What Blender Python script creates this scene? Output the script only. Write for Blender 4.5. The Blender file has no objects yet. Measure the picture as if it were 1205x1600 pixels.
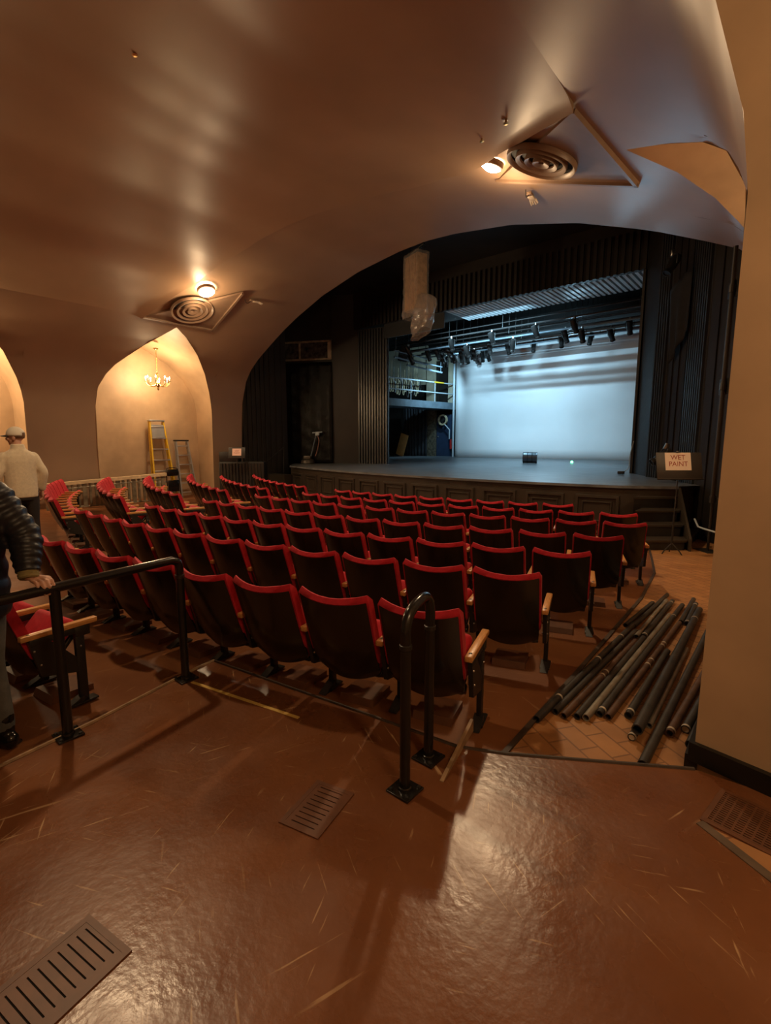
import bpy, bmesh, math, random
import numpy as np
from mathutils import Vector, Matrix
random.seed(7)
PI = math.pi
sc = bpy.context.scene
COL = sc.collection

# ------------------------------------------------------------------ camera
F_PX, PITCH, YAW = 760.0, math.radians(8.0), math.radians(40.0)
EYE = np.array([7.42, -10.38, 1.70])
cam_d = bpy.data.cameras.new('camera')
cam_d.sensor_fit = 'VERTICAL'
cam_d.sensor_height = 24.0
cam_d.lens = F_PX / 1600.0 * 24.0
cam_d.clip_start = 0.05
cam_d.clip_end = 200
cam = bpy.data.objects.new('camera', cam_d)
COL.objects.link(cam)
cam.location = EYE
cam.rotation_euler = (PI / 2 - PITCH, 0, YAW)
sc.camera = cam

# ------------------------------------------------------------------ view / world
sc.view_settings.view_transform = 'Standard'
sc.view_settings.look = 'None'
sc.view_settings.gamma = 1.0
sc.view_settings.exposure = 0.25
sc.view_settings.use_curve_mapping = False
sc.cycles.use_denoising = True
sc.cycles.max_bounces = 6
sc.cycles.sample_clamp_indirect = 6.0
w = bpy.data.worlds.new('world')
sc.world = w
w.use_nodes = True
w.node_tree.nodes['Background'].inputs[0].default_value = (1.0, 0.72, 0.48, 1)
w.node_tree.nodes['Background'].inputs[1].default_value = 0.02

WARM = (1.0, 0.68, 0.38)
WARM2 = (1.0, 0.70, 0.39)
BLUE = (0.42, 0.76, 1.0)


def lamp(name, kind, loc, energy, color, size=0.1, target=None, angle=None, blend=0.5, size_y=None):
    d = bpy.data.lights.new(name, kind)
    d.energy = energy
    d.color = color
    if kind == 'AREA':
        d.spread = 1.6
        d.shape = 'RECTANGLE'
        d.size = size
        d.size_y = size_y or size
    else:
        d.shadow_soft_size = size
    if kind == 'SPOT':
        d.spot_size = math.radians(angle)
        d.spot_blend = blend
    o = bpy.data.objects.new(name, d)
    COL.objects.link(o)
    o.location = loc
    if target is not None:
        o.rotation_euler = (Vector(target) - Vector(loc)).to_track_quat('-Z', 'Y').to_euler()
    return o


# house lamps (the two in the vault and one further back over the cross aisle)
lamp('house_light', 'POINT', (-4.55, -3.30, 5.22), 60, WARM, 0.12)
lamp('house_light', 'SPOT', (-4.60, -3.25, 5.45), 430, WARM, 0.11, (-3.8, -4.4, 0), 150, 0.9)
lamp('house_light', 'POINT', (3.35, -2.45, 5.66), 45, WARM, 0.12)
lamp('house_light', 'SPOT', (3.30, -2.75, 5.85), 430, WARM, 0.09, (3.5, -4.2, 0), 150, 0.9)
lamp('house_light', 'SPOT', (1.40, -8.60, 6.05), 380, WARM, 0.10, (2.0, -8.6, 0), 155, 0.9)
# chandeliers in the side niches
lamp('niche_light', 'POINT', (-7.95, -3.05, 3.78), 150, WARM2, 0.20)
lamp('niche_light', 'POINT', (-7.95, -8.30, 3.78), 260, WARM2, 0.20)
lamp('niche_light', 'POINT', (8.30, -2.60, 3.78), 130, WARM2, 0.20)
lamp('niche_light', 'POINT', (8.80, -9.9, 3.70), 92, WARM2, 0.20)
# stage wash, then an added fill spot for the side gallery
lamp('stage_light', 'SPOT', (-4.3, 7.2, 5.25), 230, BLUE, 0.06, (-2.8, 10.1, 4.2), 110, 0.8)
lamp('stage_light', 'AREA', (-1.2, 4.45, 5.90), 125, BLUE, 3.6, (-1.2, 10.1, 3.6), size_y=0.05)
lamp('stage_light', 'SPOT', (-1.0, 5.4, 4.8), 85, BLUE, 0.07, (-1.0, 10.1, 3.0), 110, 0.8)
lamp('stage_light', 'SPOT', (0.5, 6.6, 5.1), 700, BLUE, 0.10, (0.4, 5.0, 0.9), 105, 0.8)
lamp('stage_light', 'SPOT', (0.6, 8.6, 4.9), 150, BLUE, 0.10, (1.0, 5.4, 6.0), 90, 0.8)
lamp('stage_light', 'SPOT', (-4.6, 8.6, 5.0), 320, BLUE, 0.10, (-7.6, 9.6, 3.8), 120, 0.8)  # invented spot, put in to brighten the otherwise dark side gallery


# ------------------------------------------------------------------ helpers
_c, _s = math.cos(PITCH), math.sin(PITCH)
_ux = np.array([math.cos(YAW), math.sin(YAW), 0])
_fy = np.array([-math.sin(YAW), math.cos(YAW), 0])
_uz = np.array([0, 0, 1.0])
_fw, _up = _c * _fy - _s * _uz, _s * _fy + _c * _uz


def _ray(x, y):
    return (x - 602.5) / F_PX * _ux + (800 - y) / F_PX * _up + _fw


def atz(x, y, z):
    d = _ray(x, y)
    return Vector(EYE + d * (z - EYE[2]) / d[2])


def atu(x, y, u):
    d = _ray(x, y)
    return Vector(EYE + d * (u - EYE[0]) / d[0])


def atv(x, y, v):
    d = _ray(x, y)
    return Vector(EYE + d * (v - EYE[1]) / d[1])


CX0, CY0 = 0.65, 9.5            # centre of the seating arcs


def floor_z(x, y):
    r = math.hypot(x - CX0, y - CY0)
    return -0.06 - 0.0165 * (18.52 - min(r, 18.6))


def stage_z(v):
    return 0.875 + 0.02 * (v - 1.2)


class MB:
    def __init__(self):
        self.bm = bmesh.new()

    def face(self, vs, mi=0):
        try:
            f = self.bm.faces.new(vs)
            f.material_index = mi
            return f
        except ValueError:
            return None

    def v(self, p):
        return self.bm.verts.new(p)

    def box(self, a, b, mi=0, mat=None):
        (x0, y0, z0), (x1, y1, z1) = a, b
        P = [Vector(p) for p in ((x0, y0, z0), (x1, y0, z0), (x1, y1, z0), (x0, y1, z0),
                                 (x0, y0, z1), (x1, y0, z1), (x1, y1, z1), (x0, y1, z1))]
        if mat is not None:
            P = [mat @ p for p in P]
        V = [self.v(p) for p in P]
        for q in ((3, 2, 1, 0), (4, 5, 6, 7), (0, 1, 5, 4), (1, 2, 6, 5), (2, 3, 7, 6), (3, 0, 4, 7)):
            self.face([V[i] for i in q], mi)
        return self

    def bbox(self, c, size, bev=0.008, mi=0, mat=None, seg=2):
        t = bmesh.new()
        bmesh.ops.create_cube(t, size=1.0)
        for vv in t.verts:
            vv.co = Vector((vv.co.x * size[0], vv.co.y * size[1], vv.co.z * size[2]))
        if bev > 0:
            bmesh.ops.bevel(t, geom=list(t.edges), offset=min(bev, min(size) * 0.45), segments=seg, affect='EDGES', profile=0.5)
        M = Matrix.Translation(Vector(c))
        if mat is not None:
            M = mat @ M
        return self.join(t, M, mi)

    def join(self, t, M=None, mi=0):
        mp = {}
        for vv in t.verts:
            mp[vv] = self.v(M @ vv.co if M is not None else vv.co)
        for f in t.faces:
            self.face([mp[q] for q in f.verts], mi)
        t.free()
        return self

    def tube(self, pts, r, n=10, mi=0, caps=True, squash=None, up=None):
        pts = [Vector(p) for p in pts]
        rs = r if isinstance(r, (list, tuple)) else [r] * len(pts)
        rings = []
        d0 = (pts[1] - pts[0]).normalized()
        ref = Vector(up) if up else (Vector((0, 0, 1)) if abs(d0.z) < 0.9 else Vector((1, 0, 0)))
        a = d0.cross(ref).normalized()
        for i, p in enumerate(pts):
            if i == 0:
                d = d0
            elif i == len(pts) - 1:
                d = (pts[-1] - pts[-2]).normalized()
            else:
                d = ((pts[i + 1] - p).normalized() + (p - pts[i - 1]).normalized())
                d = d.normalized() if d.length > 1e-6 else d0
            a = (a - d * a.dot(d))
            a = a.normalized() if a.length > 1e-6 else d.orthogonal().normalized()
            b = d.cross(a)
            sq = squash if squash else 1.0
            rings.append([self.v(p + a * (math.cos(2 * PI * k / n) * rs[i]) + b * (math.sin(2 * PI * k / n) * rs[i] * sq)) for k in range(n)])
        for i in range(len(rings) - 1):
            for k in range(n):
                self.face([rings[i][k], rings[i][(k + 1) % n], rings[i + 1][(k + 1) % n], rings[i + 1][k]], mi)
        if caps:
            self.face(rings[0][::-1], mi)
            self.face(rings[-1], mi)
        return self

    def pipe(self, a, b, r, ri, n=14, mi=0):
        a, b = Vector(a), Vector(b)
        d = (b - a).normalized()
        x = d.orthogonal().normalized()
        y = d.cross(x)
        R = []
        for p, rr in ((a, r), (b, r), (b, ri), (a, ri)):
            R.append([self.v(p + x * math.cos(2 * PI * k / n) * rr + y * math.sin(2 * PI * k / n) * rr) for k in range(n)])
        for i in range(4):
            A, B = R[i], R[(i + 1) % 4]
            for k in range(n):
                self.face([A[k], A[(k + 1) % n], B[(k + 1) % n], B[k]], mi)
        return self

    def lathe(self, prof, c=(0, 0, 0), n=24, mi=0, mat=None):
        rings = []
        for (r, z) in prof:
            ring = []
            for k in range(n):
                p = Vector((c[0] + r * math.cos(2 * PI * k / n), c[1] + r * math.sin(2 * PI * k / n), c[2] + z))
                ring.append(self.v(mat @ p if mat is not None else p))
            rings.append(ring)
        for i in range(len(rings) - 1):
            for k in range(n):
                self.face([rings[i][k], rings[i][(k + 1) % n], rings[i + 1][(k + 1) % n], rings[i + 1][k]], mi)
        return self

    def prism(self, poly, axis_vec, mi=0):
        a = [self.v(p) for p in poly]
        b = [self.v(Vector(p) + Vector(axis_vec)) for p in poly]
        n = len(a)
        self.face(a[::-1], mi)
        self.face(b, mi)
        for k in range(n):
            self.face([a[k], a[(k + 1) % n], b[(k + 1) % n], b[k]], mi)
        return self

    def grid(self, G, mi=0, closed=False):
        V = [[self.v(p) for p in row] for row in G]
        for i in range(len(V) - 1):
            m = len(V[i])
            for k in range(m if closed else m - 1):
                self.face([V[i][k], V[i][(k + 1) % m], V[i + 1][(k + 1) % m], V[i + 1][k]], mi)
        return V

    def sphere(self, c, r, n=12, mi=0):
        t = bmesh.new()
        bmesh.ops.create_uvsphere(t, u_segments=n, v_segments=max(6, n * 2 // 3), radius=1.0)
        rr = r if isinstance(r, (list, tuple)) else (r, r, r)
        M = Matrix.Translation(Vector(c)) @ Matrix.Diagonal((rr[0], rr[1], rr[2], 1))
        return self.join(t, M, mi)

    def mesh(self, name, mats, smooth=35, fix=True):
        if fix:
            bmesh.ops.recalc_face_normals(self.bm, faces=list(self.bm.faces))
        me = bpy.data.meshes.new(name)
        self.bm.to_mesh(me)
        self.bm.free()
        for m in (mats if isinstance(mats, (list, tuple)) else [mats]):
            me.materials.append(m)
        if smooth:
            me.polygons.foreach_set('use_smooth', [True] * len(me.polygons))
            me.set_sharp_from_angle(angle=math.radians(smooth))
        return me

    def build(self, name, mats, parent=None, smooth=35, loc=None, fix=True):
        o = bpy.data.objects.new(name, self.mesh(name, mats, smooth, fix))
        COL.objects.link(o)
        if parent is not None:
            o.parent = parent
        if loc is not None:
            o.location = loc
        return o


def tag(o, label=None, cat=None, group=None, kind=None):
    if label:
        o['label'] = label
    if cat:
        o['category'] = cat
    if group:
        o['group'] = group
    if kind:
        o['kind'] = kind
    return o


def empty(name, loc=(0, 0, 0), rz=0, label=None, cat=None, group=None):
    o = bpy.data.objects.new(name, None)
    COL.objects.link(o)
    o.location = loc
    o.rotation_euler = (0, 0, rz)
    o.empty_display_size = 0.1
    return tag(o, label, cat, group)


def struct(name, mb, mats, smooth=35, fix=True):
    return tag(mb.build(name, mats, None, smooth, fix=fix), kind='structure')


def copy_tree(o, parent=None):
    c = o.copy()
    COL.objects.link(c)
    if parent is not None:
        c.parent = parent
    for ch in list(o.children):
        copy_tree(ch, c)
    return c


def bez(pts, n=8):
    """Catmull-Rom through pts"""
    P = [Vector(p) for p in pts]
    P = [P[0] * 2 - P[1]] + P + [P[-1] * 2 - P[-2]]
    out = []
    for i in range(1, len(P) - 2):
        for k in range(n):
            t = k / n
            a, b, c, d = P[i - 1], P[i], P[i + 1], P[i + 2]
            out.append(0.5 * ((2 * b) + (c - a) * t + (2 * a - 5 * b + 4 * c - d) * t * t + (3 * b - a - 3 * c + d) * t ** 3))
    out.append(P[-2])
    return out


def interp(x, xs, ys):
    return float(np.interp(x, xs, ys))


# ------------------------------------------------------------------ materials
def mat(name, color, rough=0.5, metal=0.0, noise=0.0, nscale=4.0, bump=0.0, bscale=40.0, spec=0.5, emit=None, estr=0,
        coat=0.0, stretch=None, sheen=0.0, alpha=1.0, trans=0.0):
    m = bpy.data.materials.new(name)
    m.use_nodes = True
    nt = m.node_tree
    b = nt.nodes['Principled BSDF']
    b.inputs['Base Color'].default_value = (*color, 1)
    b.inputs['Roughness'].default_value = rough
    b.inputs['Metallic'].default_value = metal
    b.inputs['Specular IOR Level'].default_value = spec
    if coat:
        b.inputs['Coat Weight'].default_value = coat
        b.inputs['Coat Roughness'].default_value = 0.15
    if sheen:
        b.inputs['Sheen Weight'].default_value = sheen
    if alpha < 1:
        b.inputs['Alpha'].default_value = alpha
    if trans:
        b.inputs['Transmission Weight'].default_value = trans
    if emit:
        b.inputs['Emission Color'].default_value = (*emit, 1)
        b.inputs['Emission Strength'].default_value = estr
    if noise or bump:
        tc = nt.nodes.new('ShaderNodeTexCoord')
        src = tc.outputs['Object']
        if stretch:
            mp = nt.nodes.new('ShaderNodeMapping')
            mp.inputs['Scale'].default_value = stretch
            nt.links.new(src, mp.inputs[0])
            src = mp.outputs[0]
        if noise:
            n = nt.nodes.new('ShaderNodeTexNoise')
            n.inputs['Scale'].default_value = nscale
            n.inputs['Detail'].default_value = 6
            nt.links.new(src, n.inputs['Vector'])
            mx = nt.nodes.new('ShaderNodeMix')
            mx.data_type = 'RGBA'
            mx.inputs['A'].default_value = (*[max(0, c * (1 - noise)) for c in color], 1)
            mx.inputs['B'].default_value = (*[min(1, c * (1 + noise)) for c in color], 1)
            rp = nt.nodes.new('ShaderNodeMapRange')
            rp.inputs['From Min'].default_value = 0.3
            rp.inputs['From Max'].default_value = 0.7
            nt.links.new(n.outputs['Fac'], rp.inputs['Value'])
            nt.links.new(rp.outputs[0], mx.inputs['Factor'])
            nt.links.new(mx.outputs['Result'], b.inputs['Base Color'])
        if bump:
            n2 = nt.nodes.new('ShaderNodeTexNoise')
            n2.inputs['Scale'].default_value = bscale
            n2.inputs['Detail'].default_value = 4
            nt.links.new(src, n2.inputs['Vector'])
            bp = nt.nodes.new('ShaderNodeBump')
            bp.inputs['Strength'].default_value = bump
            bp.inputs['Distance'].default_value = 0.02
            nt.links.new(n2.outputs['Fac'], bp.inputs['Height'])
            nt.links.new(bp.outputs[0], b.inputs['Normal'])
    return m


def floor_mat(name, c1, c2, scratch=0.5, rough=0.28, spec=0.5):
    """glossy red-brown floor paint with worn patches, pale scratches and a crinkled film"""
    m = bpy.data.materials.new(name)
    m.use_nodes = True
    nt = m.node_tree
    L = nt.links.new
    b = nt.nodes['Principled BSDF']
    tc = nt.nodes.new('ShaderNodeTexCoord')

    def noise(scale, detail=5, stretch=None, rot=0):
        n = nt.nodes.new('ShaderNodeTexNoise')
        n.inputs['Scale'].default_value = scale
        n.inputs['Detail'].default_value = detail
        if stretch:
            mp = nt.nodes.new('ShaderNodeMapping')
            mp.inputs['Scale'].default_value = stretch
            m0 = nt.nodes.new('ShaderNodeMapping')
            m0.inputs['Rotation'].default_value = (0, 0, rot)
            L(tc.outputs['Object'], m0.inputs[0])
            L(m0.outputs[0], mp.inputs[0])
            L(mp.outputs[0], n.inputs['Vector'])
        else:
            L(tc.outputs['Object'], n.inputs['Vector'])
        return n.outputs['Fac']

    def rng(src, a, bb, lo=0.0, hi=1.0):
        r = nt.nodes.new('ShaderNodeMapRange')
        r.inputs['From Min'].default_value = a
        r.inputs['From Max'].default_value = bb
        r.inputs['To Min'].default_value = lo
        r.inputs['To Max'].default_value = hi
        L(src, r.inputs['Value'])
        return r.outputs[0]

    def mix(fac, A, B):
        x = nt.nodes.new('ShaderNodeMix')
        x.data_type = 'RGBA'
        L(fac, x.inputs['Factor'])
        for s, q in (('A', A), ('B', B)):
            if isinstance(q, tuple):
                x.inputs[s].default_value = (*q, 1)
            else:
                L(q, x.inputs[s])
        return x.outputs['Result']

    def math_(op, a, bb):
        x = nt.nodes.new('ShaderNodeMath')
        x.operation = op
        for i, q in enumerate((a, bb)):
            if isinstance(q, (int, float)):
                x.inputs[i].default_value = q
            else:
                L(q, x.inputs[i])
        return x.outputs[0]

    base = mix(rng(noise(1.6, 6), 0.35, 0.65), c1, c2)
    s = None
    for rot, st in ((0.5, (1.6, 28, 1)), (1.15, (2.2, 26, 1)), (1.9, (1.4, 24, 1)), (2.7, (1.8, 30, 1))):
        k = rng(noise(1.7, 3, st, rot), 0.655, 0.70)
        k = math_('MULTIPLY', k, rng(noise(1.3 + rot * 0.3, 2), 0.50, 0.60))
        s = k if s is None else math_('MAXIMUM', s, k)
    s = math_('MULTIPLY', s, scratch)
    col = mix(s, base, (0.46, 0.30, 0.16))
    L(col, b.inputs['Base Color'])
    L(rng(noise(3.0, 5), 0.3, 0.7, rough - 0.06, rough + 0.12), b.inputs['Roughness'])
    b.inputs['Specular IOR Level'].default_value = spec
    bp = nt.nodes.new('ShaderNodeBump')
    bp.inputs['Strength'].default_value = 0.14
    bp.inputs['Distance'].default_value = 0.012
    L(noise(26, 4), bp.inputs['Height'])
    L(bp.outputs[0], b.inputs['Normal'])
    return m


def tile_mat():
    m = bpy.data.materials.new('clay_tile')
    m.use_nodes = True
    nt = m.node_tree
    L = nt.links.new
    b = nt.nodes['Principled BSDF']
    tc = nt.nodes.new('ShaderNodeTexCoord')
    mp = nt.nodes.new('ShaderNodeMapping')
    mp.inputs['Rotation'].default_value = (0, 0, 0.6)
    L(tc.outputs['Object'], mp.inputs[0])
    br = nt.nodes.new('ShaderNodeTexBrick')
    br.inputs['Scale'].default_value = 1.0
    br.inputs['Brick Width'].default_value = 0.22
    br.inputs['Row Height'].default_value = 0.13
    br.inputs['Mortar Size'].default_value = 0.006
    br.inputs['Color1'].default_value = (0.50, 0.24, 0.085, 1)
    br.inputs['Color2'].default_value = (0.42, 0.19, 0.065, 1)
    br.inputs['Mortar'].default_value = (0.25, 0.11, 0.04, 1)
    L(mp.outputs[0], br.inputs['Vector'])
    n = nt.nodes.new('ShaderNodeTexNoise')
    n.inputs['Scale'].default_value = 5
    n.inputs['Detail'].default_value = 6
    L(tc.outputs['Object'], n.inputs['Vector'])
    mx = nt.nodes.new('ShaderNodeMix')
    mx.data_type = 'RGBA'
    mx.blend_type = 'MULTIPLY'
    mx.inputs['Factor'].default_value = 0.55
    L(br.outputs['Color'], mx.inputs['A'])
    L(n.outputs['Fac'], mx.inputs['B'])
    L(mx.outputs['Result'], b.inputs['Base Color'])
    bp = nt.nodes.new('ShaderNodeBump')
    bp.inputs['Strength'].default_value = 0.5
    bp.inputs['Distance'].default_value = 0.01
    L(n.outputs['Fac'], bp.inputs['Height'])
    L(bp.outputs[0], b.inputs['Normal'])
    b.inputs['Roughness'].default_value = 0.55
    return m


def plastic_mat():
    m = bpy.data.materials.new('clear_plastic_sheet')
    m.use_nodes = True
    nt = m.node_tree
    b = nt.nodes['Principled BSDF']
    b.inputs['Base Color'].default_value = (0.50, 0.46, 0.42, 1)
    b.inputs['Roughness'].default_value = 0.14
    b.inputs['Alpha'].default_value = 0.32
    b.inputs['Specular IOR Level'].default_value = 0.9
    return m


M = {}
M['plaster'] = mat('brown_plaster', (0.33, 0.215, 0.135), 0.42, noise=0.10, nscale=0.7, bump=0.06, bscale=3.0)
M['panel'] = mat('brown_gloss_plaster', (0.36, 0.235, 0.145), 0.36, noise=0.12, nscale=0.6, bump=0.10, bscale=1.6)
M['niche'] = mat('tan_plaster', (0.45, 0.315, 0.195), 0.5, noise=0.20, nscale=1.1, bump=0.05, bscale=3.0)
M['frame'] = mat('vent_frame', (0.24, 0.155, 0.10), 0.45, noise=0.1)
M['floor'] = floor_mat('red_brown_floor_paint', (0.145, 0.052, 0.020), (0.195, 0.076, 0.030), 0.75, 0.27)
M['seatfloor'] = floor_mat('seating_floor_paint', (0.16, 0.058, 0.022), (0.205, 0.080, 0.030), 0.2, 0.50, 0.15)
M['tile'] = tile_mat()
M['edge'] = mat('worn_floor_edge', (0.30, 0.19, 0.10), 0.6, noise=0.4, nscale=9)
M['kerb'] = mat('dark_kerb', (0.045, 0.028, 0.018), 0.6, noise=0.4, nscale=9)
M['yellow_tape'] = mat('yellow_tape', (0.62, 0.43, 0.12), 0.5, noise=0.2, nscale=8)
M['black'] = mat('black_paint', (0.016, 0.014, 0.012), 0.45, noise=0.35, nscale=2)
M['black_wall'] = mat('black_wall_paint', (0.017, 0.013, 0.010), 0.5, noise=0.3, nscale=1.5, bump=0.1, bscale=12)
M['black_gloss'] = mat('glossy_black_metal', (0.012, 0.011, 0.010), 0.2)
M['baseboard'] = mat('black_baseboard', (0.008, 0.008, 0.008), 0.35)
M['shell'] = mat('black_seat_shell', (0.015, 0.0105, 0.007), 0.22, noise=0.2, nscale=3, coat=0.2)
M['red'] = mat('red_upholstery', (0.44, 0.014, 0.028), 0.75, noise=0.15, nscale=30, bump=0.08, bscale=220, sheen=0.06, spec=0.25)
M['oak'] = mat('oak_arm', (0.56, 0.27, 0.085), 0.35, noise=0.22, nscale=14, stretch=(12, 1, 6))
M['iron'] = mat('black_iron', (0.016, 0.015, 0.014), 0.4)
M['steel'] = mat('bright_bolt', (0.55, 0.52, 0.48), 0.3, 1.0)
M['brass'] = mat('brass', (0.50, 0.31, 0.10), 0.3, 1.0)
M['alu'] = mat('aluminium', (0.62, 0.62, 0.62), 0.4, 0.85, noise=0.1)
M['yellow'] = mat('yellow_fibreglass', (0.72, 0.46, 0.03), 0.4)
M['cyc'] = mat('white_cyclorama', (0.80, 0.81, 0.80), 0.85, noise=0.05, nscale=0.6)
M['stage'] = mat('stage_floor_paint', (0.14, 0.15, 0.16), 0.36, noise=0.45, nscale=2.2, stretch=(0.5, 5, 1), bump=0.06, bscale=14)
M['apron'] = mat('stage_front_paint', (0.040, 0.030, 0.021), 0.42, noise=0.2, nscale=3)
M['flute'] = mat('dark_blue_grey_slat', (0.035, 0.039, 0.044), 0.32)
M['slat'] = mat('dark_wood_slat', (0.011, 0.007, 0.005), 0.5, noise=0.25, nscale=5)
M['louver'] = mat('pale_louvre_slat', (0.55, 0.60, 0.62), 0.5)
M['bulb'] = mat('lit_bulb', (1, 0.9, 0.7), 0.3, emit=(1.0, 0.80, 0.50), estr=22)
M['lens'] = mat('lit_lamp', (1, 0.9, 0.7), 0.3, emit=(1.0, 0.82, 0.55), estr=60)
M['candle'] = mat('candle_sleeve', (0.8, 0.72, 0.55), 0.5)
M['paper'] = mat('white_paper', (0.72, 0.60, 0.50), 0.7)
M['ink'] = mat('dark_red_ink', (0.28, 0.035, 0.02), 0.7)
M['pink_paper'] = mat('pink_paper', (0.75, 0.50, 0.42), 0.7)
M['pipe_black'] = mat('painted_black_pipe', (0.030, 0.025, 0.021), 0.55, noise=0.5, nscale=7)
M['pipe_grey'] = mat('galvanised_pipe', (0.30, 0.27, 0.22), 0.42, 0.5, noise=0.25, nscale=7)
M['pipe_rust'] = mat('rusted_pipe', (0.085, 0.042, 0.024), 0.6, 0.1, noise=0.5, nscale=9)
M['bore_shade'] = mat('painted_bore_shade', (0.01, 0.01, 0.01), 0.8)  # near-black, paints the shade inside the pipes
M['tape'] = mat('pale_tape', (0.55, 0.47, 0.36), 0.6)
M['cloth'] = mat('black_cloth', (0.014, 0.015, 0.018), 0.9, noise=0.3, nscale=5)
M['cream'] = mat('cream_wall', (0.42, 0.37, 0.26), 0.7, noise=0.25, nscale=2)
M['gallery'] = mat('blue_grey_steel', (0.13, 0.17, 0.20), 0.45, noise=0.2)
M['white_bar'] = mat('pale_rail', (0.45, 0.52, 0.56), 0.4)
M['dark_blue'] = mat('dark_blue_paint', (0.02, 0.035, 0.07), 0.45, noise=0.2)
M['rope'] = mat('hemp_rope', (0.40, 0.33, 0.20), 0.85, noise=0.3, nscale=20)
M['box_wood'] = mat('tan_board', (0.62, 0.40, 0.14), 0.6, noise=0.15)
M['ext_red'] = mat('extinguisher_red', (0.50, 0.02, 0.02), 0.35)
M['green_led'] = mat('green_led', (0.1, 1, 0.3), 0.3, emit=(0.1, 1.0, 0.35), estr=8)
M['plastic'] = plastic_mat()
M['gold_grille'] = mat('tan_grille', (0.50, 0.31, 0.14), 0.5, noise=0.3, nscale=8)
M['grate'] = mat('painted_floor_grate', (0.125, 0.048, 0.021), 0.45, noise=0.2, nscale=12)
M['duct_shade'] = mat('painted_duct_shade', (0.004, 0.003, 0.003), 0.9)  # near-black, paints the shade behind grilles and diffusers
M['wood_rail'] = mat('pale_timber', (0.72, 0.56, 0.34), 0.5, noise=0.15, nscale=10)
M['grey_metal'] = mat('weathered_grey_metal', (0.26, 0.22, 0.15), 0.5, 0.3, noise=0.4, nscale=7)
M['white_bits'] = mat('off_white_plastic', (0.62, 0.52, 0.40), 0.5)
M['skin'] = mat('skin', (0.50, 0.26, 0.17), 0.55, noise=0.08, nscale=12)
M['hair'] = mat('dark_hair', (0.02, 0.013, 0.009), 0.6)
M['fleece'] = mat('cream_fleece', (0.66, 0.56, 0.40), 0.9, noise=0.08, nscale=30, bump=0.15, bscale=90, sheen=0.3)
M['cap_white'] = mat('cream_cap', (0.72, 0.66, 0.54), 0.8)
M['cap_brim'] = mat('dark_cap_brim', (0.03, 0.024, 0.02), 0.7)
M['trouser'] = mat('black_trousers', (0.016, 0.013, 0.012), 0.8, noise=0.2)
M['jeans'] = mat('grey_denim', (0.085, 0.085, 0.08), 0.85, noise=0.35, nscale=9, bump=0.15, bscale=60)
M['puffer'] = mat('navy_puffer_nylon', (0.014, 0.015, 0.020), 0.42, noise=0.15, bump=0.2, bscale=14)
M['cuff'] = mat('olive_cuff', (0.27, 0.22, 0.09), 0.9, bump=0.2, bscale=90)
M['boot'] = mat('black_patent_leather', (0.008, 0.008, 0.008), 0.16)
M['dark_top'] = mat('dark_brown_top', (0.030, 0.018, 0.013), 0.85)
M['bag'] = mat('black_plastic_film', (0.004, 0.0035, 0.003), 0.42, bump=0.5, bscale=8, spec=0.18)
M['glass'] = mat('dark_window_glass', (0.05, 0.045, 0.04), 0.08, noise=0.9, nscale=7)

# ------------------------------------------------------------------ vault profile
PL = [(-8.16, -0.4), (-8.16, 1.5), (-8.10, 2.4), (-8.00, 3.2), (-7.72, 3.9), (-7.40, 4.25), (-6.93, 4.58), (-6.10, 5.03)]
PR = [(7.14, -0.4), (7.14, 2.85), (7.10, 3.18), (7.04, 3.45), (6.92, 3.80), (6.78, 4.30), (6.64, 4.66), (6.40, 4.90), (6.00, 5.10), (5.50, 5.33), (5.15, 5.49)]
TU = [-6.93, -6.10, -5.5, -4.83, -3.7, -2.27, -0.8, 0, 0.8, 2.27, 3.7, 4.83, 5.15, 5.5, 6.0, 6.4]
TZ = [4.58, 5.03, 5.33, 5.62, 6.03, 6.38, 6.57, 6.61, 6.57, 6.38, 6.03, 5.62, 5.49, 5.33, 5.10, 4.90]


def top_z(u):
    return interp(u, TU, TZ)


# niche groin lines: (v, z) on the vault haunch
GL = [(-1.20, 2.75), (-1.24, 3.05), (-1.33, 3.37), (-1.61, 3.95), (-2.14, 4.43), (-2.78, 4.77), (-3.22, 4.94), (-3.48, 4.72), (-3.79, 4.47), (-4.09, 4.19),
      (-4.37, 3.93), (-4.59, 3.65), (-4.77, 3.29), (-4.84, 2.75)]
GL1 = [(v - 5.34, z) for v, z in GL]
GR2 = [(-1.20, 4.30), (-1.32, 4.68), (-1.55, 4.80), (-2.14, 4.96), (-2.81, 5.13), (-3.31, 5.36), (-3.58, 5.14), (-3.76, 4.93), (-3.86, 4.72), (-3.92, 4.30)]
GR1 = [(-7.44, 2.85), (-7.45, 3.20), (-7.50, 3.72), (-7.66, 4.15), (-8.05, 4.62), (-8.60, 5.02), (-9.30, 5.36), (-10.0, 5.02), (-10.55, 4.62), (-10.94, 4.15), (-11.1, 3.72), (-11.15, 2.85)]


def prof_pts(P, zb, n=26):
    zs = [p[1] for p in P]
    ub = interp(zb, zs, [p[0] for p in P])
    pts = [(ub, zb)] + [p for p in P if p[1] > zb + 1e-4]
    d = [0]
    for a, b in zip(pts, pts[1:]):
        d.append(d[-1] + math.hypot(b[0] - a[0], b[1] - a[1]))
    if d[-1] < 1e-6:
        return [pts[0]] * n
    return [(interp(d[-1] * k / (n - 1), d, [p[0] for p in pts]), interp(d[-1] * k / (n - 1), d, [p[1] for p in pts])) for k in range(n)]


def u_of(P, z):
    return interp(z, [p[1] for p in P], [p[0] for p in P])


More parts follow.
